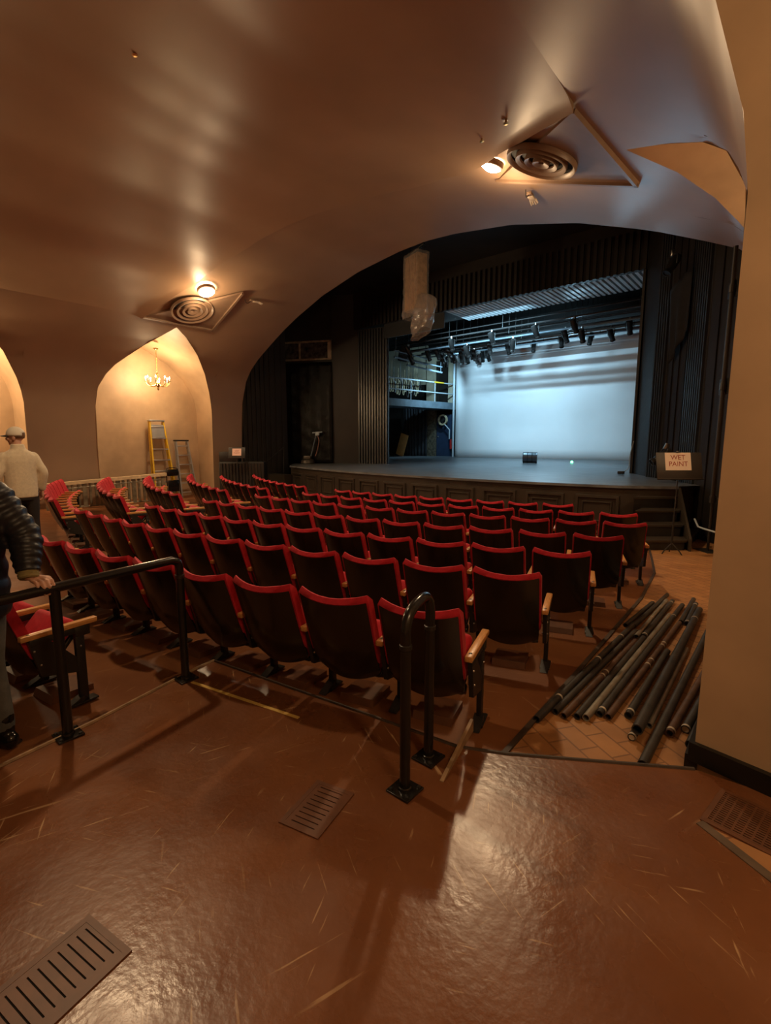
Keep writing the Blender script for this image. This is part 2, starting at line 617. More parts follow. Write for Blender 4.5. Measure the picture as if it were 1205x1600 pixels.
def haunch(name, P, niches, vend):
    mb = MB()
    vs = []                                   # (v, bottom z) columns; None starts a new strip
    v = 0.0
    for g in niches:
        v0, v1 = g[0][0], g[-1][0]
        vs += [[(v, -0.4), (v0, -0.4)]]
        fine = []
        for (a, za), (b, zb) in zip(g, g[1:]):
            for k in range(4):
                fine.append((a + (b - a) * k / 4, za + (zb - za) * k / 4))
        fine.append(g[-1])
        vs += [fine]
        v = v1
    vs += [[(v, -0.4), (vend, -0.4)]]
    for strip in vs:
        mb.grid([[Vector((u, vv, z)) for u, z in prof_pts(P, zb)] for vv, zb in strip])
    o = struct(name, mb, M['plaster'], smooth=50)
    return o


def niche(names, P, g, u_back, zf=-0.4, splay=0.0):
    """side niche: jambs + pointed soffit from the groin line to a flat back wall"""
    out = []
    gp = [Vector((u_of(P, zf), g[0][0], zf))] + [Vector((u_of(P, z), v, z)) for v, z in g] + [Vector((u_of(P, zf), g[-1][0], zf))]
    mb = MB()
    rows = []
    vm = 0.5 * (g[0][0] + g[-1][0])
    for p in gp:
        row = []
        for k in range(7):
            t = k / 6
            q = Vector((p.x + (u_back - p.x) * t, p.y, p.z))
            if splay:
                q.y = p.y + (vm - p.y) * splay * t
            q.z -= (0.10 * t if p.z > 3.5 else 0)
            row.append(q)
        rows.append(row)
    # round the meeting with the back wall
    mb.grid(rows)
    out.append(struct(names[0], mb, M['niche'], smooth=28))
    mb = MB()
    back = [r[-1] for r in rows]
    c = mb.v(Vector((u_back, vm, 2.0)))
    V = [mb.v(p) for p in back]
    for a, b in zip(V, V[1:]):
        mb.face([a, b, c])
    mb.face([V[-1], V[0], c])
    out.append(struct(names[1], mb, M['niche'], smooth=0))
    return out


haunch('wall_left', PL, [GL, GL1], -14.5)
haunch('wall_right', PR, [GR2, GR1], -14.5)
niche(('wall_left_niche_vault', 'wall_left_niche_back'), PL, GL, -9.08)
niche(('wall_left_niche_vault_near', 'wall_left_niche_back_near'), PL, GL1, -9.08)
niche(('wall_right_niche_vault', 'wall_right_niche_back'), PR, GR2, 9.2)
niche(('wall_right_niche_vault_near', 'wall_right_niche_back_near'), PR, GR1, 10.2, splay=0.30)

# fold line between the stage band of the vault and the hung panel
FU = [-6.10, -4.57, -2.86, -1.48, 0.17, 1.57, 2.40, 3.00, 3.33, 4.2, 5.15]
FV = [-4.26, -3.64, -3.27, -3.05, -2.62, -2.53, -2.62, -2.84, -3.05, -3.66, -4.38]


def fold_v(u):
    return interp(u, FU, FV)


def lip(u):
    return interp(u, [-6.1, -4.5, -2.5, 0.5, 2.2, 3.3, 5.15], [0.04, 0.06, 0.05, 0.02, 0.03, 0.06, 0.06])


mb = MB()
N = 60
us = [-6.10 + (5.15 + 6.10) * i / N for i in range(N + 1)]
mb.grid([[Vector((u, fold_v(u) * k / 14, top_z(u))) for u in us] for k in range(15)])
struct('ceiling_stage_band', mb, M['plaster'], smooth=50)
mb = MB()
rows = []
for k in range(41):
    t = k / 40
    row = []
    for u in us:
        f = fold_v(u)
        vv = f + (-14.5 - f) * t ** 1.35
        d = f - vv
        edge = min(1.0, min(u + 6.1, 5.15 - u) / 1.6)
        z = top_z(u) - (lip(u) * math.exp(-d / 1.2) + 0.04 * math.exp(-d / 4)) * max(edge, math.exp(-d / 0.12)) - 0.16 * edge * math.sin(min(d, 6.2) / 6.2 * PI) ** 2 * (0.6 + 0.4 * math.sin(u * 0.9 + 0.6))
        row.append(Vector((u, vv, z)))
    rows.append(row)
lipr = [Vector((p.x, p.y + 0.002, top_z(p.x) + 0.06)) for p in rows[0]]
mb.grid([lipr, rows[0]])
mb.grid(rows)
# side lips up to the haunches
mb.grid([[Vector((r[0].x, r[0].y, top_z(r[0].x) + 0.05)), r[0]] for r in rows])
mb.grid([[Vector((r[-1].x, r[-1].y, top_z(r[-1].x) + 0.05)), r[-1]] for r in rows])
struct('ceiling', mb, M['panel'], smooth=40)
# back wall of the hall behind the camera
mb = MB()
mb.box((-8.4, -14.7, -0.4), (11, -14.5, 7.2))
struct('wall_back', mb, M['plaster'], 0)

# ------------------------------------------------------------------ floors
EDGE = [(4.42, -13.5), (4.34, -9.95), (4.25, -9.40), (4.06, -8.62), (4.04, -8.46), (4.9, -8.34), (5.29, -8.28), (6.10, -8.17), (atz(790, 1178, 0).x, atz(790, 1178, 0).y), (atz(1085, 1202, 0).x, atz(1085, 1202, 0).y)]
mb = MB()
top = [Vector((x, y, 0)) for x, y in EDGE] + [Vector((10.4, -7.3, 0)), Vector((10.4, -14.5, 0)), Vector((4.42, -14.5, 0))]
mb.prism([p - Vector((0, 0, 0.30)) for p in top], (0, 0, 0.30))
struct('floor', mb, M['floor'], 0)
# dished seating floor (a shallow cone round the stage)
mb = MB()
rows = []
for i in range(30):
    r = 9.0 + i * 0.45
    row = []
    for k in range(61):
        a = math.radians(-52 + 104 * k / 60)
        x, y = CX0 + r * math.sin(a), CY0 - r * math.cos(a)
        row.append(Vector((x, y, floor_z(x, y))))
    rows.append(row)
mb.grid(rows)
struct('floor_seating', mb, M['seatfloor'])
# clay-tile side aisle with its dark kerb
KERB = [(6.30, -8.00), (6.26, -6.6), (6.17, -4.16), (6.02, -2.73), (5.75, -1.6), (5.5, -0.6)]
mb = MB()
rows = []
for t in range(40):
    v = -8.05 + t * (8.6 / 39)
    x0 = interp(v, [k[1] for k in KERB], [k[0] for k in KERB]) - 0.02
    rows.append([Vector((x0 + (8.9 - x0) * k / 6, v + (0.4 * k / 6 if v < -7.9 else 0), floor_z(x0 + (8.9 - x0) * k / 6, v) + 0.012)) for k in range(7)])
mb.grid(rows)
struct('floor_tile_aisle', mb, M['tile'])
mb = MB()
L0, L1 = [], []
for i, (x, y) in enumerate(KERB):
    L0.append(Vector((x - 0.016, y, floor_z(x, y) + 0.026)))
    L1.append(Vector((x + 0.016, y, floor_z(x, y) + 0.026)))
mb.grid([[p - Vector((0, 0, 0.06)) for p in L0], L0, L1, [p - Vector((0, 0, 0.06)) for p in L1]])
struct('trim_1', mb, M['kerb'], 0)
# worn pale nosing along the platform edge
mb = MB()
pts = [Vector((x, y, 0.003)) for x, y in EDGE[:5]]
mb.tube(pts, 0.012, 6)
struct('trim_2', mb, M['edge'])
mb = MB()
mb.tube([Vector((x, y, 0.0)) for x, y in EDGE[4:]], 0.011, 6)
struct('trim_3', mb, M['kerb'])
# dark joint line in the floor by the pillar
mb = MB()
a, b = atz(1100, 1290, 0), atz(1205, 1372, 0)
d = (b - a).normalized()
nrm = Vector((-d.y, d.x, 0)) * 0.022
mb.prism([a - nrm - d * 0.02, a + nrm - d * 0.02, b + nrm + d * 0.8, b - nrm + d * 0.8], (0, 0, 0.004))
struct('trim_4', mb, mat('grey_floor_joint', (0.10, 0.065, 0.04), 0.6, noise=0.3, nscale=9), 0)
mb = MB()
mb.prism([atz(1104, 1291, 0), atz(1300, 1443, 0), atz(1330, 1400, 0), atz(1262, 1365, 0)][::-1], (0, 0, 0.003))
struct('floor_tile_corner', mb, M['tile'], 0)

# baseboard of the right pillar
mb = MB()
p0 = Vector((7.12, -7.46, 0))
p1 = Vector((7.52, -7.60, 0))
p2 = Vector((10.1, -7.98, 0))
mb.prism([Vector((7.13, -7.40, 0)), Vector((7.115, -7.465, 0)), Vector((7.52, -7.545, 0)), Vector((9.9, -8.03, 0)), Vector((9.9, -7.9, 0)), Vector((7.52, -7.42, 0))], (0, 0, 0.105))
struct('baseboard_right', mb, M['baseboard'], 0)
mb = MB()
mb.box((7.10, -7.46, -0.3), (7.16, -5.0, 0.03))
struct('baseboard_right_pier', mb, M['baseboard'], 0)

# ------------------------------------------------------------------ stage house (black walls)
mb = MB()
mb.box((-12.5, 11.0, -0.4), (12.5, 11.15, 9))
struct('wall_stage_back', mb, M['black'], 0)
mb = MB()
mb.box((-10.6, 2.0, -0.4), (-10.45, 11.1, 9))
struct('wall_stage_left', mb, M['black'], 0)
mb = MB()
mb.box((9.6, -0.5, -0.4), (9.75, 11.1, 9))
struct('wall_stage_right', mb, M['black'], 0)
mb = MB()
mb.box((-12.5, 0.05, 7.3), (12.5, 11.1, 7.45))
struct('ceiling_stage', mb, M['black'], 0)


def wall_seg(mb, a, b, z0, z1, th=0.06, mi=0):
    a, b = Vector((a[0], a[1], 0)), Vector((b[0], b[1], 0))
    d = (b - a).normalized()
    n = Vector((-d.y, d.x, 0)) * th
    mb.prism([a + Vector((0, 0, z0)), b + Vector((0, 0, z0)), b + n + Vector((0, 0, z0)), a + n + Vector((0, 0, z0))], (0, 0, z1 - z0), mi)


def slats(mb, a, b, z0, z1, pitch, wd, dp, mi=0):
    """vertical battens standing proud of a wall on its right-hand side"""
    a, b = Vector((a[0], a[1], 0)), Vector((b[0], b[1], 0))
    L = (b - a).length
    d = (b - a).normalized()
    n = Vector((d.y, -d.x, 0))
    k = max(1, int(L / pitch))
    for i in range(k):
        p = a + d * (L * (i + 0.5) / k)
        q = [p - d * wd / 2 - n * 0.01, p + d * wd / 2 - n * 0.01, p + d * wd / 2 + n * dp, p - d * wd / 2 + n * dp]
        mb.prism([Vector((t.x, t.y, z0)) for t in q], (0, 0, z1 - z0), mi)


# left of the proscenium, from the house wall to the opening
mb = MB()
wall_seg(mb, (-8.25, 0.02), (-7.88, 1.90), -0.4, 7.3)
slats(mb, (-8.22, 0.05), (-8.02, 1.1), -0.2, 7.2, 0.16, 0.05, 0.05)
slats(mb, (-8.00, 1.15), (-7.88, 1.88), -0.2, 7.2, 0.22, 0.16, 0.02)
struct('wall_proscenium_left_splay', mb, M['black_wall'], 0)
mb = MB()
wall_seg(mb, (-8.9, 2.2), (-6.70, 3.32), -0.4, 4.95)
wall_seg(mb, (-8.9, 2.2), (-6.70, 3.32), 5.65, 7.3)
struct('wall_proscenium_left_recess', mb, M['black_wall'], 0)
mb = MB()
wall_seg(mb, (-6.76, 3.25), (-5.83, 3.77), 0.5, 7.3)
struct('wall_proscenium_left', mb, M['black_wall'], 0)
mb = MB()
a, b = (-5.83, 3.77), (-4.55, 4.05)
wall_seg(mb, a, b, 0.5, 6.0)
slats(mb, a, b, 0.9, 5.95, 0.115, 0.062, 0.07)
struct('wall_proscenium_left_fluting', mb, M['flute'], 0)
# right of the proscenium
mb = MB()
wall_seg(mb, (4.19, 3.58), (4.71, 2.72), 0.5, 7.3, 0.06)
wall_seg(mb, (4.15, 3.60), (4.19, 5.0), 0.5, 7.3, 0.06)
struct('wall_proscenium_right', mb, M['black_wall'], 0)
mb = MB()
wall_seg(mb, (4.66, 2.80), (5.00, 2.43), 0.5, 7.3, 0.06)
slats(mb, (4.68, 2.78), (4.98, 2.45), 0.9, 6.6, 0.085, 0.045, 0.05)
struct('wall_proscenium_right_fluting', mb, M['flute'], 0)
mb = MB()
wall_seg(mb, (5.00, 2.43), (5.50, 1.85), 0.5, 7.3, 0.06)
slats(mb, (5.02, 2.41), (5.48, 1.87), 0.9, 6.6, 0.19, 0.165, 0.02)
struct('wall_proscenium_right_boards', mb, M['slat'], 0)
mb = MB()
wall_seg(mb, (5.48, 1.87), (5.90, 1.25), -0.3, 7.3, 0.06)
slats(mb, (5.50, 1.85), (5.88, 1.28), -0.2, 6.6, 0.085, 0.045, 0.05)
struct('wall_proscenium_right_pilaster', mb, M['flute'], 0)
mb = MB()
wall_seg(mb, (5.90, 1.25), (6.95, -0.12), -0.4, 7.3, 0.06)
wall_seg(mb, (6.95, -0.12), (7.3, -0.12), -0.4, 7.3, 0.06)
slats(mb, (5.92, 1.22), (6.93, -0.10), -0.2, 7.2, 0.30, 0.255, 0.025)
struct('wall_proscenium_right_splay', mb, M['black_wall'], 0)
# header over the opening, with its vertical slats
mb = MB()
wall_seg(mb, (-5.9, 3.62), (4.3, 3.62), 6.0, 7.3, 0.1)
slats(mb, (-5.6, 3.62), (4.2, 3.62), 6.0, 6.95, 0.17, 0.085, 0.07)
struct('wall_proscenium_header', mb, M['slat'], 0)
mb = MB()
wall_seg(mb, (-4.5, 3.75), (-1.9, 3.75), 5.5, 6.0, 0.05)
struct('wall_proscenium_header_drop', mb, M['flute'], 0)
# louvred soffit
mb = MB()
mb.box((-4.5, 3.66, 6.10), (4.2, 5.3, 6.14))
o = struct('ceiling_proscenium_soffit', mb, M['black'], 0)
mb = MB()
u = -1.85
while u < 4.15:
    mb.box((u, 3.66, 6.0), (u + 0.085, 5.25, 6.09))
    u += 0.15
struct('ceiling_proscenium_louvre', mb, M['louver'], 0)
# black return closing the space over the vault arch
mb = MB()
arch_u = [-8.16 + i * (15.3 / 50) for i in range(51)]
def arch_z(u):
    if u < -6.1:
        return interp(u, [p[0] for p in PL][1:], [p[1] for p in PL][1:])
    if u > 5.15:
        return interp(u, [p[0] for p in PR][::-1], [p[1] for p in PR][::-1])
    return top_z(u)
mb.grid([[Vector((u, 0.012, arch_z(u) + 0.02)) for u in arch_u], [Vector((u, 0.012, 7.4)) for u in arch_u]])
struct('wall_over_arch', mb, M['black'], 0)

# ------------------------------------------------------------------ stage floor and front
def front_v(u):
    return 0.08 + 0.0185 * (u - 1.4) ** 2 + (0.30 * ((u - 4.4) / 1.3) ** 2 if u > 4.4 else 0)


mb = MB()
us2 = [-7.15 + (5.70 + 7.15) * i / 40 for i in range(41)]
rows = [[Vector((u, front_v(u) - 0.06, stage_z(front_v(u)))) for u in us2]]
for k in range(1, 13):
    rows.append([Vector((u * (1 + 0.7 * (k / 12) ** 0.7 if abs(u) > 0 else 1), front_v(u) + (11 - front_v(u)) * (k / 12), stage_z(front_v(u) + (11 - front_v(u)) * (k / 12)))) for u in us2])
mb.grid(rows)
mb.grid([rows[0], [p - Vector((0, 0, 0.055)) for p in rows[0]]])
mb.grid([[p - Vector((0, 0, 0.055)) for p in rows[0]], [p + Vector((0, 0.05, -0.055)) for p in rows[0]]])
struct('floor_stage', mb, M['stage'], 30)
mb = MB()
V0 = [Vector((u, front_v(u), -0.35)) for u in us2]
V1 = [Vector((u, front_v(u), stage_z(front_v(u)) - 0.03)) for u in us2]
mb.grid([V0, V1])
mb.grid([[Vector((5.70, front_v(5.7), -0.35)), Vector((5.70, front_v(5.7), 0.87))], [Vector((5.95, 1.4, -0.35)), Vector((5.95, 1.4, 0.87))]])
mb.grid([[Vector((-7.15, front_v(-7.15), -0.35)), Vector((-7.15, front_v(-7.15), 0.9))], [Vector((-7.9, 3, -0.35)), Vector((-7.9, 3, 0.9))]])
stage_front = struct('wall_stage_front', mb, M['apron'], 30)
# raised-and-fielded panels round the stage front
mb = MB()
for i in range(11):
    uc = -6.55 + i * 1.085
    if uc > 4.9:
        break
    hw = 0.43

    def fp(u, z, off):
        dv = 0.037 * (u - 1.4)
        n = Vector((dv, -1, 0)).normalized()
        return Vector((u, front_v(u), z)) + n * off
    z0, z1 = -0.06, 0.64
    for (x0, x1, y0, y1, o0, o1, wd) in ((uc - hw, uc + hw, z0, z1, 0.0, 0.045, 0.06), (uc - hw + 0.13, uc + hw - 0.13, z0 + 0.13, z1 - 0.13, 0.0, 0.03, 0.03)):
        ring = []
        for off, ins in ((o0, 0), (o1, 0.012), (o1, wd), (o0, wd + 0.012)):
            ring.append([fp(x0 + ins, y0 + ins, off), fp(x1 - ins, y0 + ins, off), fp(x1 - ins, y1 - ins, off), fp(x0 + ins, y1 - ins, off)])
        mb.grid(ring, closed=True)
struct('trim_5', mb, M['apron'], 0)
# vent slots above the panels
mb = MB()
for uc, in ((0.4,), (1.6,), (3.0,)):
    for zz in (0.70, 0.74):
        a, b = uc - 0.35, uc + 0.35
        mb.prism([Vector((a, front_v(a) - 0.012, zz)), Vector((b, front_v(b) - 0.012, zz)), Vector((b, front_v(b) + 0.02, zz)), Vector((a, front_v(a) + 0.02, zz))], (0, 0, 0.014))
struct('trim_6', mb, M['black'], 0)

# steps up to the stage on the right
st = empty('stage_steps', (5.5, 0, -0.2), 0, 'dark brown wooden stage steps behind the wet paint sign', 'steps')
for k in range(4):
    l = Vector((5.05 + 0.13 * (k), -0.36 * k, 0))
    r = Vector((5.70 + 0.13 * k, 0.53 - 0.36 * k, 0))
    zt = 0.875 - 0.215 * (k + 1)
    d = (r - l).normalized()
    fl_ = lambda p: Vector((p.x, front_v(p.x) - 0.035, 0))
    q = [l, r, fl_(r), fl_(l)]
    mb = MB()
    mb.prism([Vector((p.x - 5.5, p.y, (zt - 0.035) + 0.2)) for p in q], (0, 0, 0.035))
    mb.build('tread', M['apron'], st, 0)
    mb = MB()
    n = Vector((-d.y, d.x, 0)) * 0.03
    l2, r2 = l + n + d * 0.03, r + n - d * 0.03
    q = [l2, r2, fl_(r2), fl_(l2)]
    mb.prism([Vector((p.x - 5.5, p.y, -0.05 + 0.0)) for p in q], (0, 0, zt - 0.035 + 0.25))
    mb.build('riser', M['black'], st, 0)
mb = MB()
mb.prism([Vector((6.13 - 5.5, -0.62, 0.0)), Vector((6.13 - 5.5, -0.62, 0.25)), Vector((5.72 - 5.5, 0.55, 1.05)), Vector((5.72 - 5.5, 0.55, 0.0))], (0.035, 0.015, 0))
mb.build('stringer', M['apron'], st, 0)

# steps at the far left end of the stage
st = empty('stage_steps', (-7.5, 1.3, -0.2), 0, 'small dark stage steps with handrail at the far black wall', 'steps')
for k in range(3):
    mb = MB()
    mb.box((-0.75 + 0.1 * k, -0.95 - 0.30 * k + 0.6, 0), (0.55 - 0.25 * k * 0, -0.6 - 0.30 * k + 0.6, 1.02 - 0.26 * (k + 1)))
    mb.build('step', M['apron'], st, 0)
mb = MB()
mb.tube([(-0.45, -0.95, 0.05), (-0.45, -0.95, 0.85), (-0.36, 0.35, 1.75), (-0.36, 0.35, 0.7)], 0.02, 8)
mb.build('handrail', M['iron'], st)

# ------------------------------------------------------------------ theatre chairs
def chair_meshes():
    ME = {}
    W2 = 0.240

    def back_y(z):                            # line of the back: leans to the rear at the top
        t = (0.86 - z) / 0.60
        return 0.02 + 0.20 * t + 0.035 * max(0, t - 0.55) ** 2 * 4

    # black moulded shell
    mb = MB()
    rows_o, rows_i = [], []
    for i in range(19):
        t = i / 18
        z = 0.235 + (0.832 - 0.235) * t
        hw = W2 - 0.004
        if t < 0.20:
            hw -= 0.055 * (1 - t / 0.20) ** 2
        ro, ri = [], []
        for k in range(13):
            s = -1 + 2 * k / 12
            zz = z + (0.03 * s * s if t < 0.10 else 0) * (1 - t / 0.10)
            zz -= 0.030 * (1 - s * s) * max(0, (t - 0.6) / 0.4)
            y = back_y(zz) - 0.055 * (1 - s * s) - 0.006
            ro.append(Vector((hw * s, y - 0.012, zz)))
            ri.append(Vector((hw * s, y + 0.004, zz)))
        rows_o.append(ro)
        rows_i.append(ri)
    A = mb.grid(rows_o)
    B = mb.grid([r[::-1] for r in rows_i])
    Bf = [r[::-1] for r in B]
    for i in range(18):
        mb.face([A[i][0], A[i + 1][0], Bf[i + 1][0], Bf[i][0]])
        mb.face([A[i][-1], A[i + 1][-1], Bf[i + 1][-1], Bf[i][-1]])
    for k in range(12):
        mb.face([A[0][k], A[0][k + 1], Bf[0][k + 1], Bf[0][k]])
        mb.face([A[-1][k], A[-1][k + 1], Bf[-1][k + 1], Bf[-1][k]])
    ME['back_shell'] = mb.mesh('back_shell', M['shell'], 40)
    # red cushion whose rim shows round the shell
    mb = MB()
    rings = []
    nz = 14
    for i in range(nz + 1):
        t = i / nz
        z = 0.37 + (0.872 - 0.37) * t
        e = 1.0
        if t > 0.90:
            e = math.sqrt(max(0.02, 1 - ((t - 0.90) / 0.10) ** 2))
        if t < 0.06:
            e = math.sqrt(max(0.05, 1 - ((0.06 - t) / 0.06) ** 2))
        hw = (W2 + 0.008) - 0.02 * (1 - e)
        ring = []
        prof = []
        for k in range(13):
            s = -1 + 2 * k / 12
            yb = back_y(z) - 0.055 * (1 - s * s)
            prof.append((hw * s, yb, s))
        cen = 0.02
        back_off = -0.012 if (t > 0.92) else -0.0
        for (x, yb, s) in prof:               # rear
            edge = abs(s) > 0.93
            ring.append(Vector((x, yb + cen + (-0.02 - 0.012 * (1 if (edge or t > 0.90) else 0)) * e, z - 0.032 * (1 - s * s) * max(0, (t - 0.6) / 0.4))))
        for (x, yb, s) in prof[::-1]:         # front
            ring.append(Vector((x, yb + cen + 0.048 * e * (1 - 0.35 * s ** 4), z - 0.032 * (1 - s * s) * max(0, (t - 0.6) / 0.4))))
        rings.append(ring)
    V = mb.grid(rings, closed=True)
    mb.face(V[0][::-1])
    mb.face(V[-1])
    ME['back_cushion'] = mb.mesh('back_cushion', M['red'], 60)
    # tipped-up seat
    T = Matrix.Translation((0, 0.25, 0.27)) @ Matrix.Rotation(math.radians(48), 4, 'X')
    mb = MB()
    mb.bbox((0, 0.17, 0.045), (0.44, 0.36, 0.085), 0.035, mat=T, seg=3)
    ME['seat'] = mb.mesh('seat', M['red'], 50)
    mb = MB()
    mb.bbox((0, 0.16, -0.015), (0.43, 0.34, 0.035), 0.015, mat=T)
    mb.bbox((0, 0.03, -0.02), (0.45, 0.06, 0.06), 0.01, mat=T)
    ME['seat_pan'] = mb.mesh('seat_pan', M['shell'], 40)
    # oak arm
    mb = MB()
    mb.bbox((0, 0.33, 0.555), (0.048, 0.46, 0.036), 0.008)
    ME['armrest'] = mb.mesh('armrest', M['oak'], 40)
    mb = MB()
    mb.lathe([(0.0, 0.5735), (0.011, 0.5735), (0.013, 0.572)], (0, 0.15, 0), 10)
    ME['screw_cap'] = mb.mesh('screw_cap', M['iron'], 40)
    # iron standard
    mb = MB()
    mb.bbox((0, 0.44, 0.275), (0.034, 0.058, 0.53), 0.006)
    mb.bbox((0, 0.33, 0.515), (0.034, 0.36, 0.042), 0.005)
    mb.prism([Vector((-0.014, 0.14, 0.53)), Vector((-0.014, 0.24, 0.53)), Vector((-0.014, 0.44, 0.30)), Vector((-0.014, 0.44, 0.22)), Vector((-0.014, 0.20, 0.28))], (0.028, 0, 0))
    mb.bbox((0, 0.46, 0.50), (0.04, 0.10, 0.07), 0.01)
    for (yy, zz) in ((0.17, 0.46), (0.20, 0.36), (0.44, 0.40)):
        mb.sphere((0.016, yy, zz), 0.0075, 6, 1)
        mb.sphere((-0.016, yy, zz), 0.0075, 6, 1)
    ME['standard'] = mb.mesh('standard', [M['iron'], M['steel']], 40)
    # wedge foot plate
    mb = MB()
    mb.bbox((0, 0.44, 0.008), (0.075, 0.16, 0.014), 0.003)
    mb.prism([Vector((-0.03, 0.36, 0.0)), Vector((-0.03, 0.30, 0.0)), Vector((-0.03, 0.43, 0.055)), Vector((-0.03, 0.43, 0.0))], (0.06, 0, 0))
    ME['foot'] = mb.mesh('foot', M['iron'], 40)
    # painted wedge board screwed to the raked floor under each seat
    mb = MB()
    mb.prism([Vector((-0.13, 0.30, -0.01)), Vector((-0.13, 0.58, -0.01)), Vector((-0.13, 0.58, 0.028)), Vector((-0.13, 0.32, 0.042))], (0.26, 0, 0))
    ME['floor_wedge'] = mb.mesh('floor_wedge', M['grate'], 0)
    return ME


CH = chair_meshes()
SP = 0.552


def part(name, parent, loc=(0, 0, 0)):
    o = bpy.data.objects.new(name, CH[name])
    COL.objects.link(o)
    o.parent = parent
    o.location = loc
    return o


def make_chair(left_end=False):
    root = empty('theatre_chair')
    part('back_shell', root)
    part('back_cushion', root)
    s = part('seat', root)
    part('seat_pan', s)
    for sx in ((-SP / 2, SP / 2) if left_end else (SP / 2,)):
        a = part('armrest', root, (sx, 0, 0))
        part('screw_cap', a)
        part('standard', root, (sx, 0, 0))
        part('foot', root, (sx, 0, 0))
    part('floor_wedge', root)
    return root


ORD = ['first', 'second', 'third', 'fourth', 'fifth', 'sixth', 'seventh', 'eighth', 'ninth', 'tenth', 'eleventh', 'twelfth', 'thirteenth', 'fourteenth']
proto_mid, proto_end = make_chair(False), make_chair(True)
used = {0: False, 1: False}


def put_chair(r, a, end, label, group):
    proto = proto_end if end else proto_mid
    if used[end]:
        o = copy_tree(proto)
    else:
        o, used[end] = proto, True
    x, y = CX0 + r * math.sin(a), CY0 - r * math.cos(a)
    o.location = (x, y, floor_z(x, y) + (0.012 if r > 19 else 0))
    o.rotation_euler = (0, 0, a + random.uniform(-0.002, 0.002))
    tag(o, label, 'chair', group)
    return o


# (radius, angle in degrees of the right top corner of the end chair, number, spacing in degrees)
MAIN = [(18.52, 17.19, 9, 1.72), (17.50, 18.27, 12, 1.84), (16.55, 19.47, 12, 1.935), (15.54, 20.78, 12, 2.085), (14.42, 22.34, 12, 2.268), (13.43, 22.61, 11, 2.435), (12.44, 18.99, 9, 2.655)]
for ri, (r, a0, n, da) in enumerate(MAIN):
    for k in range(n):
        a = math.radians(a0 - (k + 0.47) * da)
        row = 'nearest row by the handrail' if ri == 0 else ORD[ri] + ' row from the handrail'
        put_chair(r, a, 1 if k == n - 1 else 0, f'red-topped black theatre chair, {ORD[k]} from the tiled aisle, {row}', 'theatre chairs in the central block')
SIDE = [(17.50, -8.30, 12, 1.85), (16.52, -8.15, 12, 1.95), (15.52, -8.15, 12, 2.08), (14.42, -9.70, 12, 2.25), (13.48, -9.65, 11, 2.40), (12.48, -9.80, 9, 2.62)]
for ri, (r, a0, n, da) in enumerate(SIDE):
    for k in range(n):
        a = math.radians(a0 - (k + 0.47) * da)
        if CX0 + r * math.sin(a) < (-7.4 if ri < 4 else -6.45) and CY0 - r * math.cos(a) < -1.0:
            continue
        row = 'rearmost row' if ri == 0 else ORD[ri] + ' row from the rear'
        put_chair(r, a, 1 if k == n - 1 else 0, f'theatre chair in the ladder-side block, {row}, {ORD[k]} from aisle', 'theatre chairs in the block before the ladders')
for k in range(4):
    a = math.radians(9.55 - (k + 0.47) * 1.66)
    put_chair(19.52, a, 1 if k == 3 else 0, ['red theatre chair with oak arm just behind the long handrail, beside its post',
                                             'red theatre chair behind the long handrail, next to the end chair',
                                             'red theatre chair behind the puffer-jacketed person, third from the rail end',
                                             'red theatre chair behind the puffer-jacketed person, fourth from the rail end'][k], 'chairs of the short row behind the handrail')

# ------------------------------------------------------------------ hand rails
def base_plate(root, p):
    mb = MB()
    mb.bbox((p[0], p[1], 0.007), (0.135, 0.135, 0.012), 0.003)
    pl = mb.build('base_plate', M['black_gloss'], root)
    for sx in (-1, 1):
        for sy in (-1, 1):
            mb = MB()
            mb.lathe([(0.0, 0.021), (0.009, 0.021), (0.011, 0.013)], (p[0] + sx * 0.05, p[1] + sy * 0.05, 0), 8)
            mb.build('bolt', M['iron'], pl)
    mb = MB()
    mb.lathe([(0.031, 0.013), (0.036, 0.013), (0.033, 0.025), (0.028, 0.028)], (p[0], p[1], 0), 16)
    mb.build('collar', M['black_gloss'], pl)


rl = empty('hand_rail', (6.055, -8.50, 0), 0, 'short black steel hoop handrail on two bolted posts before the end chair', 'handrail')
A_, B_ = Vector((0.03, -0.14, 0)), Vector((-0.025, 0.14, 0))
mb = MB()
mb.tube([A_ + Vector((0, 0, 0.012)), A_ + Vector((0, 0, 0.76))], 0.0265, 16)
mb.build('post', M['black_gloss'], rl)
mb = MB()
mb.tube([B_ + Vector((0, 0, 0.012)), B_ + Vector((0, 0, 0.76))], 0.0265, 16)
mb.build('post', M['black_gloss'], rl)
mb = MB()
mb.tube(bez([A_ + Vector((0, 0, 0.75)), A_ + Vector((0, 0, 0.84)), A_ + Vector((-0.008, 0.045, 0.905)), (A_ + B_) / 2 + Vector((0, 0, 0.93)), B_ + Vector((0.004, -0.05, 0.925)), B_ + Vector((0, -0.012, 0.89)), B_ + Vector((0, 0, 0.84)), B_ + Vector((0, 0, 0.75))], 6), 0.0265, 16)
mb.build('top_bar', M['black_gloss'], rl)
for p in (A_, B_):
    mb = MB()
    mb.lathe([(0.027, 0.735), (0.031, 0.737), (0.031, 0.757), (0.027, 0.76)], (p.x, p.y, 0), 16)
    mb.build('sleeve', M['iron'], rl)
    base_plate(rl, p)

